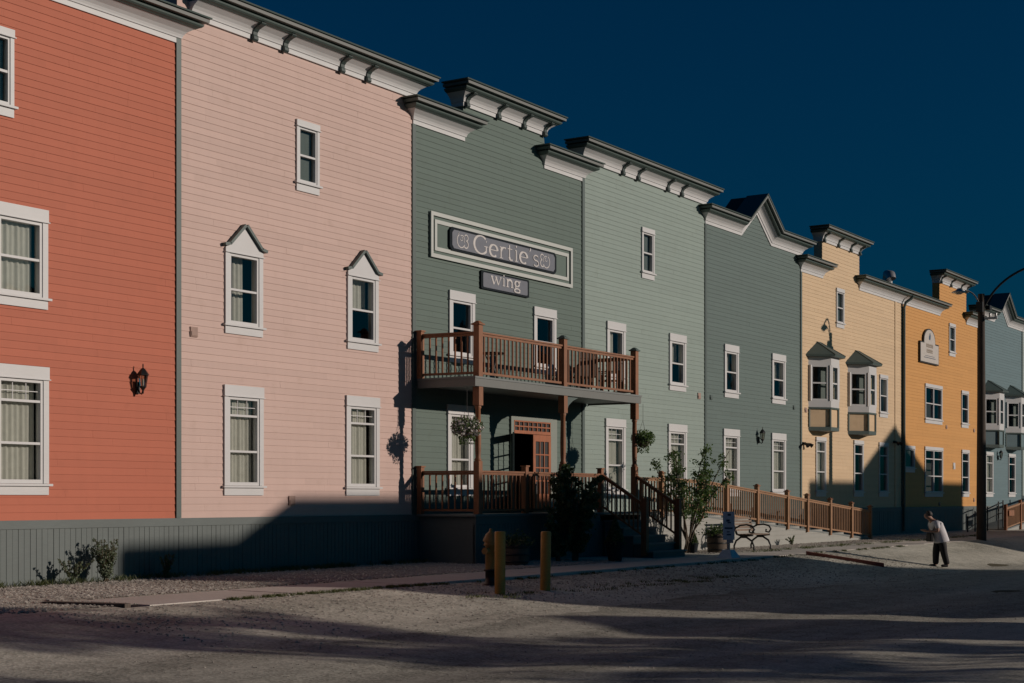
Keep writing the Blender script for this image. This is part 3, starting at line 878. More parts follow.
# balcony furniture
def slat_chair(x, y, rz, label):
    t = thing('patio_chair', label, 'chair', (0, 0, 0), 'patio chairs on the balcony')
    def mk(name, boxes, parent):
        b = MB()
        for bx in boxes: b.box(*bx)
        return b.build(name, M['grey_wood'], parent)
    mk('seat', [(-.27, .27, -.28+.1*k, -.20+.1*k, .40, .42) for k in range(6)], t)
    mk('backrest', [(-.26+.11*k, -.17+.11*k, .30, .325, .42, 1.0) for k in range(5)]+[(-.27, .27, .326, .345, .85, .91)], t)
    for sx in (-.27, .27):
        for yy in (-.26, .28): mk('leg', [(sx-.03, sx+.03, yy-.03, yy+.03, 0, .6 if yy < 0 else .62)], t)
        mk('armrest', [(sx-.045, sx+.045, -.30, .33, .621, .645)], t)
    t.location = (x, y, UD+.012); t.rotation_euler.z = rz
    return t
slat_chair(XP(585, -.7), -.62, R(150), 'left slatted patio chair behind the right half of the balcony rail')
slat_chair(XP(612, -.7), -.62, R(200), 'right slatted patio chair behind the right half of the balcony rail')
t = thing('patio_table', 'small round dark table on the balcony behind the rail, near its left end', 'table', (XP(493, -.7), -.7, UD+.012))
tx, ty, tz = t.location
b = MB(); b.lathe([(.26,0),(.28,.01),(.28,.03),(.26,.035)], (tx, ty, tz+.66), 20); b.build('tabletop', M['iron'], t)
for k in range(3):
    a = k*2.09; b = MB(); b.tube([(tx+.24*math.cos(a), ty+.24*math.sin(a), tz), (tx+.04*math.cos(a), ty+.04*math.sin(a), tz+.35), (tx+.18*math.cos(a), ty+.18*math.sin(a), tz+.66)], .015, 6); b.build('leg', M['iron'], t)

# ------------------------------------------------------------------ ramp
t = thing('wheelchair_ramp', 'long wheelchair ramp with cedar railing sloping down from the porch', 'ramp', (PX1, PY, 0))
RX0, RXs, RX1 = PX1+.09, XP(690, PY), XP(869, PY)
def rz_(X): return .98 if X < RXs else max(.03, .98-(X-RXs)/(RX1-RXs)*.95)
b = MB()
for a, c in ((RX0, RXs), (RXs, RX1)):
    b.hexa([(a, PY-.04, rz_(a)-.05), (c, PY-.04, rz_(c)-.05), (c, -.06, rz_(c)-.05), (a, -.06, rz_(a)-.05)],
           [(a, PY-.04, rz_(a)), (c, PY-.04, rz_(c)), (c, -.06, rz_(c)), (a, -.06, rz_(a))])
b.build('ramp_deck', M['deckpaint'], t)
b = MB()
b.prism_y([(RX0, -.1), (RX1, -.1), (RX1, rz_(RX1)-.053), (RXs, .98-.053), (RX0, .98-.053)], PY-.02, PY+.03)
zz = .14
while zz < .93:
    xe = RX1 if zz < .05 else RXs+(.98-.06-zz)/.95*(RX1-RXs)
    b.box(RX0, xe-.02, PY-.032, PY-.021, zz+.004, zz+.125); zz += .13
b.build('side_wall', M['rampwall'], t)
rp = [XP(p, PY) for p in (660, 699.6, 725, 755.6, 785.8, 805.7, 828.6, 850, 869)]
for x in rp:
    z = rz_(x)
    b = MB(); b.box(x-.06, x+.06, PY-.10, PY+.02, z-.09 if x < RX1-1 else -.05, z+1.06); po = b.build('ramp_post', M['cedarlight'], t)
    b = MB(); b.box(x-.085, x+.085, PY-.125, PY+.045, z+1.061, z+1.09); b.hexa([(x-.06,PY-.1,z+1.091),(x+.06,PY-.1,z+1.091),(x+.06,PY+.02,z+1.091),(x-.06,PY+.02,z+1.091)],
        [(x-.02,PY-.06,z+1.13),(x+.02,PY-.06,z+1.13),(x+.02,PY-.02,z+1.13),(x-.02,PY-.02,z+1.13)]); b.build('post_cap', M['cedar'], po)
rp2 = [px_posts[2]+.0]+rp
for a, c in zip(rp2[:-1], rp2[1:]):
    railing((a+.07, PY-.04), (c-.07, PY-.04), rz_(a), rz_(c), t, M['cedarlight'], .95, .155)

# second ramp at the blue building, climbing away
t = thing('wheelchair_ramp', 'second ramp with a brown wooden railing at the right edge of the photo', 'ramp', (XP(1004.7, -1.5), -1.5, 0))
q0 = XP(1004.7, PY); q1 = q0+12
def rz2(X): return max(0, min(.98, (X-q0)*.085))
b = MB(); b.prism_y([(q0, -.1), (q1, -.1), (q1, .93), (q0+11.5, .93), (q0, .02)], PY-.02, PY+.03); b.build('side_wall', M['rampwall'], t)
b = MB(); b.hexa([(q0, PY-.04, -.03), (q1, PY-.04, .92), (q1, -.06, .92), (q0, -.06, -.03)], [(q0, PY-.04, .025), (q1, PY-.04, .98), (q1, -.06, .98), (q0, -.06, .025)]); b.build('ramp_deck', M['deckpaint'], t)
ps = [q0+2.4*k for k in range(6)]
for x in ps:
    b = MB(); b.box(x-.07, x+.07, PY-.10, PY+.02, -.05, rz2(x)+1.12); b.build('ramp_post', M['cedar'], t)
for a, c in zip(ps[:-1], ps[1:]):
    railing((a+.07, PY-.04), (c-.07, PY-.04), rz2(a), rz2(c), t, M['cedarlight'], .98, .11)
b = MB(); b.box(q0+.15, q0+.95, PY-.16, PY-.125, .62, .86); b.build('sign_board', M['cedar'], t)
# thin metal hand rail before it
t = thing('metal_railing', 'thin black metal handrail between the pole and the second ramp', 'railing', (XP(964, -1.2), -1.2, 0))
mr = [XP(p, -1.2) for p in (967.7, 975, 987.5, 998.4, 1003)]
zt = [.55, .75, .93, 1.15, 1.2]
for x, z in zip(mr, zt):
    b = MB(); b.tube([(x, -1.2, -.05), (x, -1.2, z+.1)], .03, 6); b.build('upright', M['iron'], t)
b = MB(); b.tube([(x, -1.2, z) for x, z in zip(mr, zt)], .028, 6); b.tube([(x, -1.2, z-.45) for x, z in zip(mr, zt)], .018, 6); b.build('top_rail', M['iron'], t)

# ------------------------------------------------------------------ signs
def ribbon(b, pts, w, y0, y1):
    """pts (x,z); w width or list"""
    P = [Vector(p) for p in pts]; n = len(P)
    if not hasattr(w, '__len__'): w = [w]*n
    L1 = []; R1 = []
    for i, p in enumerate(P):
        d = (P[min(i+1, n-1)]-P[max(i-1, 0)]).normalized(); nn = Vector((-d.y, d.x))*w[i]/2
        L1.append(p+nn); R1.append(p-nn)
    vs = [(v.x, y0, v.y) for v in L1+R1]+[(v.x, y1, v.y) for v in L1+R1]
    fs = []
    for i in range(n-1):
        fs += [(i, i+1, n+i+1, n+i), (i, i+2*n, i+1+2*n, i+1), (n+i, n+i+1, 3*n+i+1, 3*n+i)]
    fs += [(0, n, 3*n, 2*n), (n-1, 3*n-1, 4*n-1, 2*n-1)]
    b.add(vs, fs)
def arc(cx, cz, rx, rz, a0, a1, n=20):
    return [(cx+rx*math.cos(R(a0+(a1-a0)*i/n)), cz+rz*math.sin(R(a0+(a1-a0)*i/n))) for i in range(n+1)]
def wv(pts, thin, thick, cx=None):   # broad-nib: thick on upright strokes
    out = []; n = len(pts)
    for i in range(n):
        a = Vector(pts[min(i+1, n-1)])-Vector(pts[max(i-1, 0)]); a.normalize()
        out.append(thin+(thick-thin)*abs(a.y)**1.6)
    return out
# glyphs in a box with x-height .5, cap height .75, baseline 0: list of (points, width or None=nib)
GL = {}
GL['G'] = (.74, [(arc(.38,.37,.34,.38,48,322,26), None), ([(.66,.60),(.635,.50)], .03), ([(.64,.33),(.64,.09)], .075), ([(.54,.335),(.74,.335)], .028)])
GL['e'] = (.46, [(arc(.23,.25,.20,.25,5,310,24), None), ([(.05,.27),(.41,.27)], .03)])
GL['r'] = (.36, [([(.10,.5),(.10,.0)], .075), (arc(.27,.28,.17,.21,170,60,10), None), ([(.02,.012),(.20,.012)], .025), ([(.02,.49),(.12,.49)], .025)])
GL['t'] = (.32, [([(.13,.66),(.13,.12)], .07), (arc(.24,.13,.11,.12,180,300,8), None), ([(.02,.49),(.27,.49)], .03)])
GL['i'] = (.24, [([(.12,.5),(.12,.0)], .075), ([(.03,.012),(.21,.012)], .025), ([(.04,.49),(.13,.49)], .025), ([(.12,.62),(.12,.70)], .08)])
GL["'"] = (.16, [([(.09,.74),(.08,.66),(.04,.58)], [.075,.06,.02])])
GL['s'] = (.38, [(arc(.19,.375,.13,.115,40,255,14)+arc(.19,.135,.14,.13,70,-150,16), .05), ([(.30,.47),(.29,.39)], .025)])
GL['w'] = (.74, [([(.04,.5),(.21,.0)], .085), ([(.21,.0),(.36,.47)], .035), ([(.33,.5),(.51,.0)], .085), ([(.51,.0),(.68,.5)], .035), ([(-.02,.49),(.14,.49)], .03), ([(.27,.49),(.42,.49)], .03), ([(.60,.49),(.75,.49)], .03)])
GL['n'] = (.54, [([(.11,.5),(.11,.0)], .085), (arc(.27,.30,.155,.18,165,0,12)+[(.425,.3),(.425,0)], .085), ([(.02,.012),(.20,.012)], .03), ([(.34,.012),(.52,.012)], .03), ([(.02,.49),(.12,.49)], .03)])
GL['g'] = (.50, [(arc(.22,.32,.15,.17,0,360,24), None), (arc(.23,-.12,.19,.12,0,360,24), None), ([(.10,.17),(.07,.09),(.14,.03),(.34,.0)], .05), ([(.34,.45),(.46,.50)], .05)])
def text(b, s, x, z, size, y0, y1, bold=1.0, track=.02, thin=.048, thick=.13, sx=1.0):
    lay = 0
    for ch in s:
        if ch == ' ': x += .3*size; continue
        adv, st = GL[ch]
        for pts, w in st:
            ww = wv(pts, thin, thick) if w is None else w
            ww = [v*size*bold for v in ww] if hasattr(ww, '__len__') else ww*size*bold
            lay += .0005; ribbon(b, [(x+p[0]*size*sx, z+p[1]*size) for p in pts], ww, y0-lay, y1)
        x += (adv+track)*size*sx
    return x
def text_w(s, size, track=.02, sx=1.0): return sum((GL[c][0]+track)*size*sx for c in s)

sx0, sx1 = XP(430.8,-.06), XP(572.3,-.06)
t = thing('hotel_sign', "long framed grey sign reading Gertie's in pale lettering above the balcony", 'sign', (sx0, 0, 6.74))
def frame(b, x0, x1, z0, z1, w, y0, y1):
    b.box(x0, x0+w, y0, y1, z0, z1); b.box(x1-w, x1, y0, y1, z0, z1); b.box(x0+w, x1-w, y0, y1, z0, z0+w); b.box(x0+w, x1-w, y0, y1, z1-w, z1)
b = MB(); frame(b, sx0, sx1, 6.735, 7.745, .085, -.075, -.03); b.build('outer_frame', M['signframe'], t)
b = MB(); frame(b, sx0+.16, sx1-.17, 6.895, 7.585, .085, -.06, -.03); b.build('inner_frame', M['signframe'], t)
b = MB(); b.box(sx0+.245, sx1-.255, -.034, -.028, 6.98, 7.50); b.box(sx0+.086, sx1-.086, -.031, -.027, 6.821, 7.659)
b.build('backing', M['darkgreen'], t)
qx0, qx1, qz0, qz1 = XP(449.6,-.08), XP(556.2,-.08), 6.975, 7.505
def plate(x0, x1, z0, z1, ch, y0, y1, mat, name, par):
    b = MB(); b.prism_y([(x0+ch, z0), (x1-ch, z0), (x1, z0+ch), (x1, z1-ch), (x1-ch, z1), (x0+ch, z1), (x0, z1-ch), (x0, z0+ch)], y0, y1)
    return b.build(name, mat, par)
pe = plate(qx0, qx1, qz0, qz1, .085, -.088, -.061, M['signedge'], 'plate_edge', t)
plate(qx0+.09, qx1-.09, qz0+.055, qz1-.055, .07, -.094, -.0885, M['signplate'], 'plate', pe)
b = MB()
size = .54; W_ = qx1-qx0; t0_, t1_ = XP(473.5,-.1), XP(540,-.1); sx_ = (t1_-t0_)/text_w("Gertie's", size, .05)
text(b, "Gertie's", t0_, qz0+.08, size, -.099, -.0945, 1.15, .05, sx=sx_)
def ornament(b, cx, cz, s, m):
    lay = [0]
    def q(pts, w):
        lay[0] += .0006; ribbon(b, [(cx+m*p[0]*s*1.25, cz+p[1]*s) for p in pts], w*s*1.2, -.099-lay[0], -.0945)
    q(arc(-.08,-.02,.30,.36,120,330,22), .045); q(arc(-.02,.05,.20,.24,330,480,12), .035)
    q(arc(-.06,.10,.10,.10,90,-170,12), .03)
    q(arc(.30,.20,.14,.16,150,-80,14), .05); q(arc(.28,-.16,.17,.20,85,-140,16), .055)
    q([(-.30,.30),(-.24,.42)], .02)
ornament(b, XP(462.3,-.1), (qz0+qz1)/2+.0, .42, 1); ornament(b, XP(545.5,-.1), (qz0+qz1)/2+.0, .42, -1)
b.build('lettering', M['lettering'], t)
t = thing('wing_sign', 'small grey plaque reading wing, just under the framed hotel sign', 'sign', (XP(481), 0, 6.26))
wx0, wx1 = XP(481,-.05), XP(529,-.05)
pe = plate(wx0, wx1, 6.26, 6.69, .03, -.055, -.025, M['signedge'], 'plate_edge', t)
plate(wx0+.08, wx1-.08, 6.305, 6.645, .025, -.061, -.0555, M['signplate'], 'plate', pe)
b = MB(); size = .37; w0_, w1_ = XP(490.5,-.05), XP(520.5,-.05); sx_ = (w1_-w0_)/text_w('wing', size, .03); text(b, 'wing', w0_, 6.415, size, -.067, -.0615, 1.6, .03, .04, .1, sx_); b.build('lettering', M['lettering'], t)
# arched plaque on the ochre building
ax0, ax1 = XP(918), XP(936.6); cxp = (ax0+ax1)/2; hw = (ax1-ax0)*.31
def arch(o):
    z0, z1, zt = 6.9+o, 7.76-o, 8.34-o
    top = [(cxp+(hw-o)*math.cos(R(a)), z1+.12+(zt-z1-.12)*math.sin(R(a))) for a in range(0, 181, 15)]
    return [(ax0+o, z0), (ax1-o, z0), (ax1-o, z1), (cxp+hw-o, z1)]+top+[(cxp-hw+o, z1), (ax0+o, z1)]
t = thing('arched_plaque', 'white plaque with an arched top and blue mark on the ochre wall', 'sign', (cxp, 0, 6.9))
b = MB(); b.prism_y(arch(0), -.09, -.025); pe = b.build('plaque_edge', M['iron'], t)
b = MB(); b.prism_y(arch(.05), -.098, -.0905); b.build('plaque_face', M['plaque'], pe)
b = MB(); ribbon(b, [(cxp-.03, 7.88), (cxp-.01, 7.98), (cxp+.03, 8.06), (cxp+.02, 8.16)], [.16,.2,.14,.05], -.104, -.0985); b.build('emblem', M['bluemark'], t)
b = MB()
r2 = random.Random(4)
for row, (zz, w, n) in enumerate(((7.56, .9, 6), (7.34, .8, 5))):
    x = cxp-w/2
    for k in range(n):
        cw_ = w/n; hh = .12
        ribbon(b, [(x+.02, zz), (x+.03, zz+hh*1.3)], .035, -.104, -.0985)
        ribbon(b, arc(x+cw_*.5, zz+.06, cw_*.28, .055, 20, 330, 8), .025, -.104, -.0985)
        x += cw_
b.build('lettering', M['gold'], t)
b = MB(); b.box(cxp-.75, cxp+.75, -.104, -.0985, 7.12, 7.15); b.box(cxp-.6, cxp+.6, -.104, -.0985, 7.2, 7.22); b.build('rule', M['signplate'], t)

# ------------------------------------------------------------------ wall lanterns
def lantern(px, py, label, s=.88, back=.16):
    X = XP(px, -back); Z = ZP(px, py, -back)
    t = thing('wall_lantern', label, 'wall lamp', (X, 0, Z), 'coach lanterns on the walls')
    b = MB(); b.box(X-.045*s, X+.045*s, -.05, -.02, Z-.26*s, Z-.02*s)
    b.tube([(X, -.04, Z-.16*s), (X, -.09, Z-.25*s), (X, -back*.8, Z-.27*s), (X, -back, Z-.18*s)], .014*s, 6)
    b.tube([(X, -.04, Z-.05*s), (X, -.10, Z-.10*s), (X, -back, Z-.20*s)], .009*s, 6)
    b.build('bracket_arm', M['iron'], t)
    b = MB()
    c = (X, -back, Z)
    b.lathe([(.01,.33),(.014,.30),(.012,.25),(.05,.22),(.095,.16),(.12,.12),(.125,.105),(.10,.10)], c, 6, False) if s == 1.0 else b.lathe([(.01*s,.33*s),(.014*s,.30*s),(.012*s,.25*s),(.05*s,.22*s),(.095*s,.16*s),(.12*s,.12*s),(.125*s,.105*s),(.10*s,.10*s)], c, 6, False)
    b.lathe([(.015*s,-.26*s),(.02*s,-.20*s),(.035*s,-.17*s),(.07*s,-.13*s),(.07*s,-.11*s)], c, 6, False)
    for k in range(6):
        w = 2*math.pi*(k+.5)/6
        b.tube([(X+.066*s*math.cos(w), -back+.066*s*math.sin(w), Z-.115*s), (X+.10*s*math.cos(w), -back+.10*s*math.sin(w), Z+.105*s)], .006*s, 4)
    b.build('lantern_cage', M['iron'], t)
    b = MB(); b.lathe([(.060*s,-.11*s),(.092*s,.10*s)], c, 6, False); b.build('lantern_glass', M['lampglass'], t)
    b = MB(); b.tube([(X, -back, Z-.1*s), (X, -back, Z+.03*s)], .02*s, 8); b.build('candle_tube', M['flower'], t)
lantern(143, 380.5, 'black coach lantern on the coral red wall')
lantern(762.5, 436, 'black coach lantern between the ground-floor windows of the gabled green wall')
lantern(1001, 455, 'black coach lantern on the slate blue wall right of the pole')
def eave_lamp(px, py, label):
    X, Z = XP(px, -.15), ZP(px, py, -.15)
    t = thing('wall_spotlight', label, 'wall lamp', (X, 0, Z))
    b = MB(); b.box(X-.12, X+.12, -.07, -.02, Z-.05, Z+.05); b.build('backplate', M['iron'], t)
    for s in (-1, 1):
        b = MB(); b.tube([(X+s*.08, -.07, Z), (X+s*.16, -.2, Z-.03), (X+s*.20, -.27, Z-.09)], [.03,.05,.075], 10); b.build('lamp_head', M['iron'], t)
eave_lamp(807, 443.5, 'small black twin spotlight on the cream wall below the left bay')
eave_lamp(897.5, 442, 'small black twin spotlight beside the downspout, near the cream and ochre joint')

# ------------------------------------------------------------------ bollards, hydrant
def bollard(px, py, Y, label, lean):
    X = XP(px, Y); g = gz(X, Y); H = ZP(px, py, Y)-g
    b = MB(); b.lathe([(.09,-.06),(.09,H-.02),(.082,H),(.05,H+.004)], (0,0,0), 20)
    o = b.build('bollard', M['yellow']); o.location = (X, Y, g); o.rotation_euler = (lean, lean*.5, 0)
    tag(o, label, 'bollard', 'yellow steel bollards')
bollard(500, 531.5, -6.05, 'yellow bollard right in front of the fire hydrant', .0)
bollard(545.2, 531.5, -6.0, 'yellow bollard standing alone right of the hydrant', .012)
Y = -5.2; X = XP(491, Y); g = gz(X, Y)
t = thing('fire_hydrant', 'worn yellow fire hydrant half hidden behind the left bollard', 'hydrant', (X, Y, g))
b = MB(); b.lathe([(.15,0),(.15,.03),(.10,.035),(.10,.24),(.13,.245),(.13,.275),(.10,.28)], (X, Y, g), 16); b.build('base', M['iron'], t)
b = MB(); b.lathe([(.10,.28),(.10,.68),(.125,.69),(.125,.72),(.115,.73),(.118,.76)], (X, Y, g), 16); b.build('barrel', M['hydrant'], t)
b = MB(); b.lathe([(.14,.76),(.14,.78),(.125,.82),(.09,.89),(.045,.93),(.03,.94),(.03,.98),(.012,.985)], (X, Y, g), 16); b.build('bonnet', M['hydrant'], t)
for d in ((-1, 0), (.0, -1), (1, 0)):
    b = MB(); b.tube([(X+d[0]*.09, Y+d[1]*.09, g+.60), (X+d[0]*.17, Y+d[1]*.17, g+.60)], .055, 10); b.tube([(X+d[0]*.17, Y+d[1]*.17, g+.60), (X+d[0]*.20, Y+d[1]*.20, g+.60)], .066, 6); b.build('outlet', M['hydrant'], t)

# ------------------------------------------------------------------ planters
def planter(px, Y, label, r=.27, h=.5, plants=True, seed=1, group=None):
    X = XP(px, Y); g = gz(X, Y); rn = random.Random(seed)
    t = thing('barrel_planter', label, 'planter', (X, Y, g), group)
    b = MB(); b.lathe([(r*.86,0),(r*.97,h*.35),(r,h*.65),(r*.96,h),(r*.86,h),(r*.84,h*.9),(.02,h*.9)], (X, Y, g), 20); b.build('barrel', M['barrel'], t)
    for k in (.16, .5, .84):
        b = MB(); rr = r*(.86+.14*math.sin(min(1, k*1.4)*1.57))+.006; b.lathe([(rr, h*k-.02), (rr+.003, h*k-.02), (rr+.003, h*k+.02), (rr, h*k+.02)], (X, Y, g), 20); b.build('hoop', M['iron'], t)
    b = MB()
    for i in range(700):
        v = Vector((rn.gauss(0, .16), rn.gauss(0, .16), abs(rn.gauss(0, .10)))); b.leaf((X+v.x, Y+v.y, g+h*.92+v.z), .07, rn)
    b.build('foliage', M['leaf'], t)
planter(717, -2.6, 'half-barrel planter of greenery between the steps and the bench', seed=2)
planter(515.5, -2.3, 'half-barrel planter in shade against the porch skirting, right of the hydrant', r=.30, h=.46, seed=5)
def cone_bush(px, Y, label, s, seed):
    X = XP(px, Y); g = gz(X, Y); rn = random.Random(seed)
    t = thing('potted_bush', label, 'potted plant', (X, Y, g))
    b = MB(); b.lathe([(.11*s,0),(.14*s,.16*s),(.165*s,.30*s),(.175*s,.32*s),(.15*s,.33*s),(.02,.32*s)], (X, Y, g), 16); b.build('pot', M['signedge'], t)
    b = MB()
    for i in range(1300):
        k = rn.random()**1.4; a = rn.uniform(0, 6.28); rr = .17*s*(1-k)**.8*rn.uniform(.5,1.05)
        b.leaf((X+rr*math.cos(a), Y+rr*math.sin(a), g+.30*s+k*.42*s), .05*s, rn)
    b.build('foliage', M['leaf'], t)
cone_bush(693.5, -2.3, 'small pointed bush in a dark pot right of the stair foot', .80, 3)
cone_bush(615, -3.0, 'taller pointed bush in a dark pot left of the stair foot', 1.35, 4)

# bench
BX, BY = XP(752, -2.5), -2.5
t = thing('park_bench', 'park bench with scrolled black iron ends in front of the ramp wall', 'bench', (BX, BY, gz(BX, BY)))
g = gz(BX, BY)
for sx in (-.56, .56):
    X = BX+sx; b = MB()
    def Q(pts, r=.017): b.tube([(X, BY+y, g+z) for y, z in pts], r*1.4, 6)
    Q([(-.30, .02), (-.31, .12), (-.24, .26), (-.08, .36), (.08, .36), (.22, .26), (.28, .12), (.27, .02)], .02)
    Q([(-.28, .42), (-.10, .40), (.08, .40), (.20, .44), (.27, .62), (.33, .86), (.30, .90)], .022)
    Q([(.25, .60), (.10, .68), (-.10, .70), (-.26, .66), (-.32, .57), (-.26, .48), (-.17, .50), (-.18, .57)], .018)
    Q([(-.08, .36), (-.05, .40)], .02); Q([(.05, .36), (.05, .40)], .02)
    Q([(-.30,.0),(-.34,.01)], .025); Q([(.27,.0),(.31,.01)], .025)
    b.build('bench_end', M['iron'], t)
b = MB()
for k in range(5): b.box(BX-.60, BX+.60, BY-.27+k*.095, BY-.20+k*.095, g+.425, g+.448)
b.build('seat', M['slat'], t)
b = MB()
for k in range(5):
    y = BY+.235+.022*k; z = g+.52+k*.08; b.box(BX-.60, BX+.60, y-.02, y+.0, z, z+.055)
b.build('backrest', M['slat'], t)

# upright notice sign on a foot
SX, SY = XP(728.5, -4.2), -4.2
zg = gz(SX, SY)
t = thing('notice_sign', 'tall narrow blue and white sign on a pale concrete foot at the pavement edge', 'sign', (SX, SY, zg))
b = MB(); b.box(SX-.03, SX+.03, SY-.03, SY+.03, zg, zg+.6); b.build('post', M['galv'], t)
b = MB(); b.hexa([(SX-.26, SY-.2, zg), (SX+.26, SY-.2, zg), (SX+.26, SY+.2, zg), (SX-.26, SY+.2, zg)], [(SX-.12, SY-.1, zg+.2), (SX+.12, SY-.1, zg+.2), (SX+.12, SY+.1, zg+.2), (SX-.12, SY+.1, zg+.2)]); b.build('foot', M['standsign'], t)
ux = Vector((ST, -CT, 0)); nx_ = Vector((-CT, -ST, 0)); c0 = Vector((SX, SY, 0))
def sgn(b, a0, a1, z0, z1, t0, t1):
    q = [c0+ux*a0+nx_*t1, c0+ux*a1+nx_*t1, c0+ux*a1+nx_*t0, c0+ux*a0+nx_*t0]
    b.hexa([tuple(v+Vector((0,0,z0))) for v in q], [tuple(v+Vector((0,0,z1))) for v in q])
b = MB(); sgn(b, -.14, .14, zg+.44, zg+1.12, .035, .055); bd = b.build('sign_board', M['standsign'], t)
b = MB()
for z0, z1, a0, a1 in ((1.02, 1.07, -.03, .05), (.88, .93, -.06, .02), (.84, .87, -.03, .05), (.70, .74, -.10, .09), (.62, .645, -.05, .02), (.55, .58, -.05, .05)):
    sgn(b, a0, a1, zg+z0, zg+z1, .0555, .059)
b.build('markings', M['bluemark'], t)
b = MB(); sgn(b, -.05, .11, zg+.36, zg+.44, .035, .05); b.build('label_plate', M['plaque'], t)

# timbers on the ground
def timber(p, q, w, h, mat, name, label):
    b = MB(); p = Vector(p); q = Vector(q); u = (q-p).normalized(); n = Vector((u.y, -u.x, 0)).normalized()*w/2
    b.hexa([tuple(p-n), tuple(q-n), tuple(q+n), tuple(p+n)], [tuple(v+Vector((0,0,h))) for v in (p-n, q-n, q+n, p+n)])
    tag(b.build(name, mat, bevel=.01), label, 'timber')
def GP(px, py):     # point on the ground under a pixel
    lo, hi = 8.0, 75.0
    for _ in range(50):
        d = (lo+hi)/2
        Rr = (px-512)/F*d; X = d*CT+Rr*ST; Y = d*ST-Rr*CT-CAM_D
        if CAM_H-(py-498.0)*d/F > gz(X, Y): lo = d
        else: hi = d
    return Vector((X, Y, gz(X, Y)))
a = GP(806, 555); c = GP(884, 567)
timber((a.x, a.y, a.z-.03), (c.x, c.y, c.z-.03), .16, .13, M['redwood'], 'parking_timber', 'long reddish timber lying across the sunlit dirt near the pedestrian')
a = GP(45, 603.5); c = GP(128, 606)
timber((a.x, a.y, a.z-.05), (c.x, c.y, c.z-.05), .14, .085, M['grey_wood'], 'edging_timber', 'dark edging timber at the end of the pavement on the left')

# ------------------------------------------------------------------ utility pole
UX, UY = 54.2, -4.63
ug = gz(UX, UY)
t = thing('utility_pole', 'tall dark wooden utility pole with two curved street lamp arms', 'utility pole', (UX, UY, ug))
b = MB(); b.tube([(UX, UY, ug-.2), (UX, UY, 3), (UX, UY, 8.5)], [.175, .155, .115], 14); b.build('pole', M['bark'], t)
def curve(P, n=14):
    out = []
    for i in range(n+1):
        f = i/n; q = [Vector(p) for p in P]
        while len(q) > 1: q = [q[k].lerp(q[k+1], f) for k in range(len(q)-1)]
        out.append(q[0])
    return out
b = MB(); b.tube(curve([(UX-.1, UY, 7.95), (UX-.12, UY+.1, 8.6), (UX-.55, UY+.4, 8.62), (53.6, -4.25, 8.56)]), .024, 8); am = b.build('lamp_arm', M['iron'], t)
b = MB(); b.lathe([(.05,.12),(.07,.08),(.12,.05),(.24,.0),(.25,-.03),(.14,-.05),(.08,-.09)], (53.35, -4.1, 8.52), 14); b.build('lamp_head', M['galv'], am)
b = MB(); b.tube(curve([(UX, UY-.1, 8.05), (UX+.2, UY-.55, 9.1), (UX+.5, UY-1.5, 9.6), (UX+.82, UY-2.9, 9.6)]), .04, 8); am = b.build('lamp_arm', M['iron'], t)
b = MB(); b.lathe([(.05,.10),(.09,.06),(.22,.0),(.24,-.05),(.12,-.12)], (UX+.87, UY-3.1, 9.54), 14); b.build('lamp_head', M['galv'], am)
b = MB(); b.box(UX-.30, UX-.12, UY-.12, UY+.1, 7.85, 8.2); b.box(UX+.05, UX+.3, UY-.28, UY-.12, 7.95, 8.1); b.build('junction_box', M['iron'], t)
b = MB(); b.box(UX-.05, UX+.05, UY-.55, UY-.12, 7.6, 7.68); b.build('insulator_arm', M['galv'], t)
for k in (-.5, -.3):
    b = MB(); b.lathe([(.03,0),(.05,.04),(.03,.08),(.05,.12),(.02,.14)], (UX, UY+k, 7.68), 8); b.build('insulator', M['galv'], t)

# ------------------------------------------------------------------ shrubs and small trees
def bushy(name, label, cat, X, Y, h, stems, spread, nleaf, lsize, mat, seed, bare=.25, lean=0.0, gaps=.0, group=None):
    g = gz(X, Y); rn = random.Random(seed)
    t = thing(name, label, cat, (X, Y, g), group)
    tr = MB(); lf = MB(); tips = []
    for s in range(stems):
        a = rn.uniform(0, 6.28); l = h*rn.uniform(.62, 1.0); r = spread*rn.uniform(.3, 1.0)
        p = Vector((X+rn.gauss(0,.05), Y+rn.gauss(0,.05), g-.03)); pts = [p]
        n = 7
        for k in range(1, n+1):
            f = k/n
            pts.append(Vector((X+math.cos(a)*r*f**1.4+lean*f+rn.gauss(0,.03)*h*.3, Y+math.sin(a)*r*f**1.4*.8+rn.gauss(0,.03)*h*.3, g+l*f)))
        tr.tube(pts, [.018*h/2*(1-.8*k/n)+.003 for k in range(n+1)], 5)
        for k in range(2, n+1):
            for q in range(3):
                if k/n < bare: continue
                c = pts[k-1].lerp(pts[k], rn.random()); b2 = rn.uniform(0, 6.28); ll = rn.uniform(.12, .34)*h*.42*(1.2-.6*k/n)
                e = c+Vector((math.cos(b2)*ll, math.sin(b2)*ll, ll*rn.uniform(-.1, .8)))
                tr.tube([c, c.lerp(e, .5)+Vector((0,0,.02)), e], [.006, .004, .002], 4, caps=False)
                tips.append((c, e))
    for i in range(nleaf):
        c, e = tips[int(rn.random()*len(tips))]
        f = rn.random()**.7; p = c.lerp(e, f)+Vector((rn.gauss(0,1), rn.gauss(0,1), rn.gauss(0,1)))*.035*h*.5
        lf.leaf(p, lsize, rn)
    tr.build('stem', M['twig'], t); lf.build('foliage', mat, t)
    return t
bushy('shrub', 'large dark shrub in front of the porch between door and steps', 'shrub', XP(575, -2.25), -2.25, 2.15, 16, .95, 11000, .085, M['leaf'], 21, .05)
bushy('shrub', 'lower dark shrub spreading left of the large one under the porch rail', 'shrub', XP(558, -2.1), -2.1, 1.45, 10, .6, 4500, .08, M['leaf'], 22, .05)
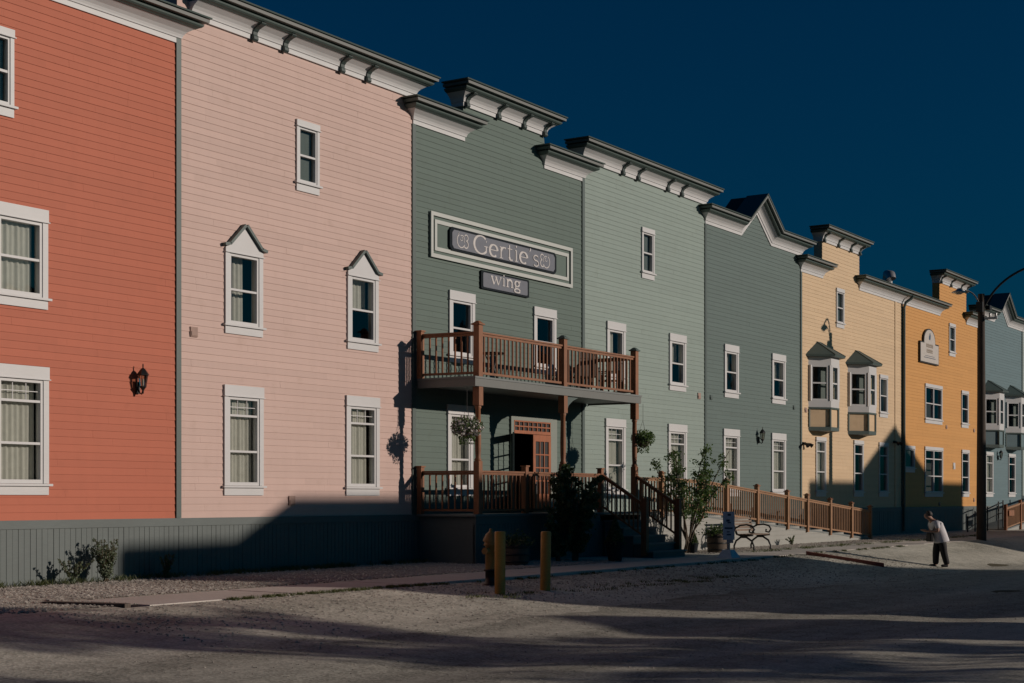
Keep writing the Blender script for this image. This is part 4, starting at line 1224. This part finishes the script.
bushy('small_tree', 'young leafy tree with thin branches standing right of the steps', 'tree', XP(688, -2.2), -2.2, 2.95, 11, 1.55, 4200, .075, M['leaf2'], 29, .46)
bushy('shrub', 'wispy green shrub against the skirting below the red and pink walls', 'shrub', XP(106, -.4), -.4, .74, 22, .34, 2600, .04, M['weed'], 35, .05)
bushy('shrub', 'low weedy clump left of the wispy shrub at the skirting', 'shrub', XP(72, -.4), -.4, .42, 12, .4, 900, .045, M['weed'], 32, .0)
bushy('shrub', 'small dark weed growing in the shade below the pink wall', 'shrub', XP(166, -.35), -.35, .42, 9, .2, 500, .045, M['leaf'], 33, .0)
bushy('shrub', 'tiny weed at the foot of the ramp wall right of the bench', 'shrub', XP(792, -1.9), -1.9, .28, 8, .25, 350, .05, M['weed'], 34, .0)

# ------------------------------------------------------------------ pedestrian
def skin_mesh(name, chains, mat, parent, sub=2):
    """chains: list of [(x,y,z,r),...]; a point equal to an earlier one joins the graph"""
    vs = []; rs = []; es = []; idx = {}
    for ch in chains:
        prev = None
        for (x, y, z, r) in ch:
            k = (round(x,3), round(y,3), round(z,3))
            if k not in idx: idx[k] = len(vs); vs.append((x, y, z)); rs.append(r)
            i = idx[k]
            if prev is not None: es.append((prev, i))
            prev = i
    me = bpy.data.meshes.new(name); me.from_pydata(vs, es, []); o = bpy.data.objects.new(name, me); COL.objects.link(o)
    m = o.modifiers.new('skin', 'SKIN'); m.use_smooth_shade = True
    for i, sv in enumerate(me.skin_vertices[0].data if me.skin_vertices else []): pass
    if not me.skin_vertices:
        bm = bmesh.new(); bm.from_mesh(me); bm.verts.layers.skin.verify(); bm.to_mesh(me); bm.free()
    for i, sv in enumerate(me.skin_vertices[0].data):
        sv.radius = (rs[i], rs[i]); sv.use_root = (i == 0)
    s = o.modifiers.new('sub', 'SUBSURF'); s.levels = sub; s.render_levels = sub
    dg = bpy.context.evaluated_depsgraph_get(); ev = o.evaluated_get(dg)
    m2 = bpy.data.meshes.new_from_object(ev); bpy.data.objects.remove(o)
    o = bpy.data.objects.new(name, m2); COL.objects.link(o); m2.materials.clear(); m2.materials.append(mat)
    for p in m2.polygons: p.use_smooth = True; p.material_index = 0
    if parent: o.parent = parent
    return o
g0 = GP(940, 567)
HS = .90      # figure scale
t = thing('person', 'hunched pedestrian in a white shirt and black trousers looking down at their hands', 'person', g0)
# local frame: +x is the walking direction; feet at z 0
hipL, hipR = (0, .09, .88), (0, -.09, .88)
pel = (0, 0, .92, .135); ch1 = (.03, 0, 1.10, .15); ch2 = (.10, 0, 1.28, .15); ch3 = (.19, 0, 1.42, .10); nk = (.25, 0, 1.50, .055); hd0 = (.31, 0, 1.56, .085); hd1 = (.36, 0, 1.63, .10); hd2 = (.35, 0, 1.70, .08)
body = [[pel, ch1, ch2, ch3, nk, hd0, hd1, hd2], [hd1, (.445, 0, 1.60, .03)]]
for s in (1, -1):
    sh = (.17, s*.17, 1.38, .06); el = (.16, s*.23, 1.12, .045); wr = (.36, s*.12, 1.13, .032); hn = (.43, s*.09, 1.15, .036)
    body.append([ch3, sh, el, wr, hn])
    for f in range(4): body.append([hn, (.475, s*(.065+.018*f), 1.165, .010), (.50, s*(.055+.018*f), 1.185-.004*f, .009)])
    body.append([hn, (.44, s*.055, 1.185, .011), (.465, s*.045, 1.20, .009)])
legs = {1: [(-.02,.09,.86,.095), (-.06,.09,.48,.062), (-.16,.09,.10,.042), (-.15,.09,.05,.045), (-.03,.10,.035,.04)],
        -1: [(-.0,-.09,.86,.095), (.07,-.09,.48,.062), (.08,-.09,.10,.042), (.09,-.09,.05,.045), (.22,-.10,.035,.04)]}
for s in (1, -1): body.append([pel]+legs[s])
bo = skin_mesh('body', body, M['skin'], t)
shirt = [[(-.05,0,.76,.225), (-.04,0,.82,.22), (-.02,0,.92,.205), ch1[:3]+(.20,), ch2[:3]+(.20,), ch3[:3]+(.125,), (.22,0,1.46,.07)]]
for s in (1, -1): shirt.append([ch3[:3]+(.125,), (.17, s*.17, 1.38, .085), (.165, s*.215, 1.20, .072)])
skin_mesh('shirt', shirt, M['shirt'], t)
tr = [[(-.01,0,.84,.18), pel[:3]+(.175,)]]
for s in (1, -1): tr.append([(-.01,0,.84,.16)]+[(p[0],p[1],p[2],r) for p, r in zip(legs[s][:2]+[(legs[s][2][0], legs[s][2][1], .06)], (.125,.098,.082))])
skin_mesh('trousers', tr, M['trouser'], t)
for s in (1, -1):
    q = legs[s]; skin_mesh('shoe', [[(q[3][0]-.04, q[3][1], .05, .052), (q[4][0], q[4][1], .045, .050), (q[4][0]+.05, q[4][1], .035, .035)]], M['trouser'], t)
skin_mesh('hair', [[(.27, 0, 1.58, .07), (.30, 0, 1.66, .105), (.34, 0, 1.715, .10), (.39, 0, 1.71, .06)]], M['hair'], t)
t.scale = (HS*1.12, HS*1.2, HS*.95)
t.rotation_euler.z = math.atan2(CT, -ST) + R(8)    # faces left as seen from the street camera
bt = thing('shoulder_bag', 'dark shoulder bag hanging in front of the hunched pedestrian', 'bag', g0)
b = MB(); b.hexa([(.23,-.15,.80),(.34,-.15,.80),(.34,.15,.80),(.23,.15,.80)], [(.22,-.13,1.08),(.33,-.13,1.08),(.33,.13,1.08),(.22,.13,1.08)])
o = b.build('bag_body', M['trouser'], None, bevel=.03); o.parent = bt
b = MB(); b.tube([(.28,.12,1.07), (.24,.18,1.25), (.16,.14,1.50), (.08,.05,1.47)], .014, 6); o = b.build('strap', M['trouser'], None); o.parent = bt
bt.scale = t.scale; bt.rotation_euler = t.rotation_euler

# ------------------------------------------------------------------ the other side of the street (behind the photographer; it throws the shadows)
SL = .425/1.5
def across(name, label, poly, Y, mat, body):
    """poly: front outline (x,z)"""
    t = thing(name, label, 'building', (poly[0][0], Y, -.6))
    b = MB(); b.prism_y(poly, Y-.3, Y); b.build('false_front', mat, t)
    x0, x1, z1 = body
    b = MB(); b.box(x0, x1, Y-9, Y-.302, -.7, z1); b.build('walls', mat, t)
    b = MB(); b.box(x0-.2, x1+.2, Y-9.2, Y-.304, z1+.003, z1+.15); b.build('roof', M['asphaltroof'], t)
    xx = poly[0][0]+1.2; hi = max(p[0] for p in poly)
    while xx < hi-1.6:
        b = MB(); b.box(xx, xx+1.0, Y+.001, Y+.05, .9, 2.6); w = b.build('window', M['white'], t)
        b = MB(); b.box(xx+.1, xx+.9, Y+.051, Y+.056, 1.0, 2.5); b.build('pane', M['dark'], w)
        xx += 2.6
def xu(u, Y): return (u-.442*Y)/.897
YA = -28.0; dz = SL*28
across('general_store', 'grey false-front store across the street, behind the photographer',
       [(xu(17.0,YA), -.8), (xu(36.3,YA), -.8), (xu(36.3,YA), 4.9), (xu(34.0,YA), 5.3), (xu(32.3,YA), 5.6), (xu(30.8,YA), 6.0), (xu(30.7,YA), 1.42+dz), (xu(20.9,YA), 1.42+dz), (xu(19.4,YA), .62+dz), (xu(16.9,YA), .58+dz), (xu(16.85,YA), 7.2), (xu(15.8,YA), 7.1), (xu(15.9,YA), 5.6), (xu(17.0,YA), 4.8)], YA, M['sage'],
       (xu(20.9,YA)+2.5, xu(30.7,YA)-.3, 6.0))
across('gabled_hall', 'pale gabled hall across the street, far to the right behind the photographer',
       [(xu(44.9,YA), -.9), (xu(60.6,YA), -.9), (xu(60.6,YA), 2.05+dz), (xu(57.0,YA), 2.05+dz), (xu(52.6,YA), 4.2+dz), (xu(48.6,YA), 2.0+dz), (xu(44.9,YA), 2.0+dz)], YA, M['paleblue'],
       (xu(44.9,YA)+4, xu(60.6,YA)-.3, 6.2))
across('brown_shed', 'low brown shed across the street, behind the photographer',
       [(xu(11.6,YA), -.8), (xu(15.6,YA), -.8), (xu(15.6,YA), 4.5), (xu(13.6,YA), 5.3), (xu(11.6,YA), 4.5)], YA, M['grey_wood'], (xu(11.6,YA)+2.2, xu(15.5,YA)-.1, 4.2))
def far_tree(u, Y, h, r, label, seed, low=.52, n=5200):
    X = xu(u, Y); rn = random.Random(seed); g = -.6
    t = thing('birch_tree', label, 'tree', (X, Y, g), 'trees across the street')
    b = MB(); b.tube([(X, Y, g-.2), (X+.1, Y, g+h*.5), (X, Y, g+h)], [.14, .1, .02], 8)
    cl = []
    for k in range(44):
        f = low+(.98-low)*rn.random(); a = rn.uniform(0, 6.28); l = r*(1.25-f)*rn.uniform(.5, 1.3)
        p = Vector((X, Y, g+h*f)); e = p+Vector((math.cos(a)*l, math.sin(a)*l, l*.3)); b.tube([p, e], [.03, .008], 5); cl.append((p, e))
    b.build('trunk', M['twig'], t)
    b = MB()
    for i in range(n):
        p, e = cl[int(rn.random()*len(cl))]; c = p.lerp(e, rn.uniform(.2, 1.1)); b.leaf(c+Vector((rn.gauss(0,.22), rn.gauss(0,.22), rn.gauss(0,.15))), .22, rn)
    b.build('crown', M['leaf'], t)
far_tree(9.9, -30, 11.5, 2.3, 'birch across the street behind the photographer, tallest of the group', 41, .36, 6500)
far_tree(7.9, -31, 10.5, 2.4, 'full birch across the street beside the tallest birch', 42, .30, 6000)
far_tree(4.4, -33, 8.2, 1.5, 'slim birch across the street behind the photographer', 45, .35, 2200)
far_tree(1.6, -38, 9.5, 1.8, 'leftmost birch across the street behind the photographer', 43, .4, 2600)
# ------------------------------------------------------------------ light, sky, camera
sd = Vector((-.74, 1.5, -.425)).normalized()
sl = bpy.data.lights.new('sun', 'SUN'); sl.energy = 3.6; sl.angle = R(.55); sl.color = (1, .86, .75)
so = bpy.data.objects.new('sun', sl); COL.objects.link(so); so.rotation_euler = sd.to_track_quat('-Z', 'Y').to_euler(); so.location = (30, -60, 40)
w = bpy.data.worlds.new('World'); sc.world = w; w.use_nodes = True; nt = w.node_tree
bg = nt.nodes['Background']
sky = nt.nodes.new('ShaderNodeTexSky'); sky.sky_type = 'NISHITA'; sky.sun_disc = False
sky.sun_elevation = math.asin(-sd.z); sky.sun_rotation = math.atan2(-sd.x, -sd.y)
sky.air_density = 1.0; sky.dust_density = 1.6; sky.ozone_density = 3.0
tint = nt.nodes.new('ShaderNodeMix'); tint.data_type = 'RGBA'; tint.blend_type = 'MULTIPLY'; tint.inputs[0].default_value = 1
tint.inputs[7].default_value = (.008, .290, .50, 1)
nt.links.new(sky.outputs[0], tint.inputs[6]); nt.links.new(tint.outputs[2], bg.inputs[0])
bg.inputs[1].default_value = .05
cam = bpy.data.cameras.new('camera'); co = bpy.data.objects.new('camera', cam); COL.objects.link(co)
co.location = (0, -CAM_D, CAM_H)
cam.sensor_width = 36; cam.lens = F/1024*36; cam.shift_y = (498-341.5)/1024; cam.clip_end = 3000; cam.clip_start = .1
co.rotation_euler = (R(90), 0, math.atan2(ST, CT)-R(90))
sc.camera = co
sc.view_settings.view_transform = 'Standard'; sc.view_settings.look = 'None'; sc.view_settings.gamma = 1
sc.view_settings.exposure = -.33
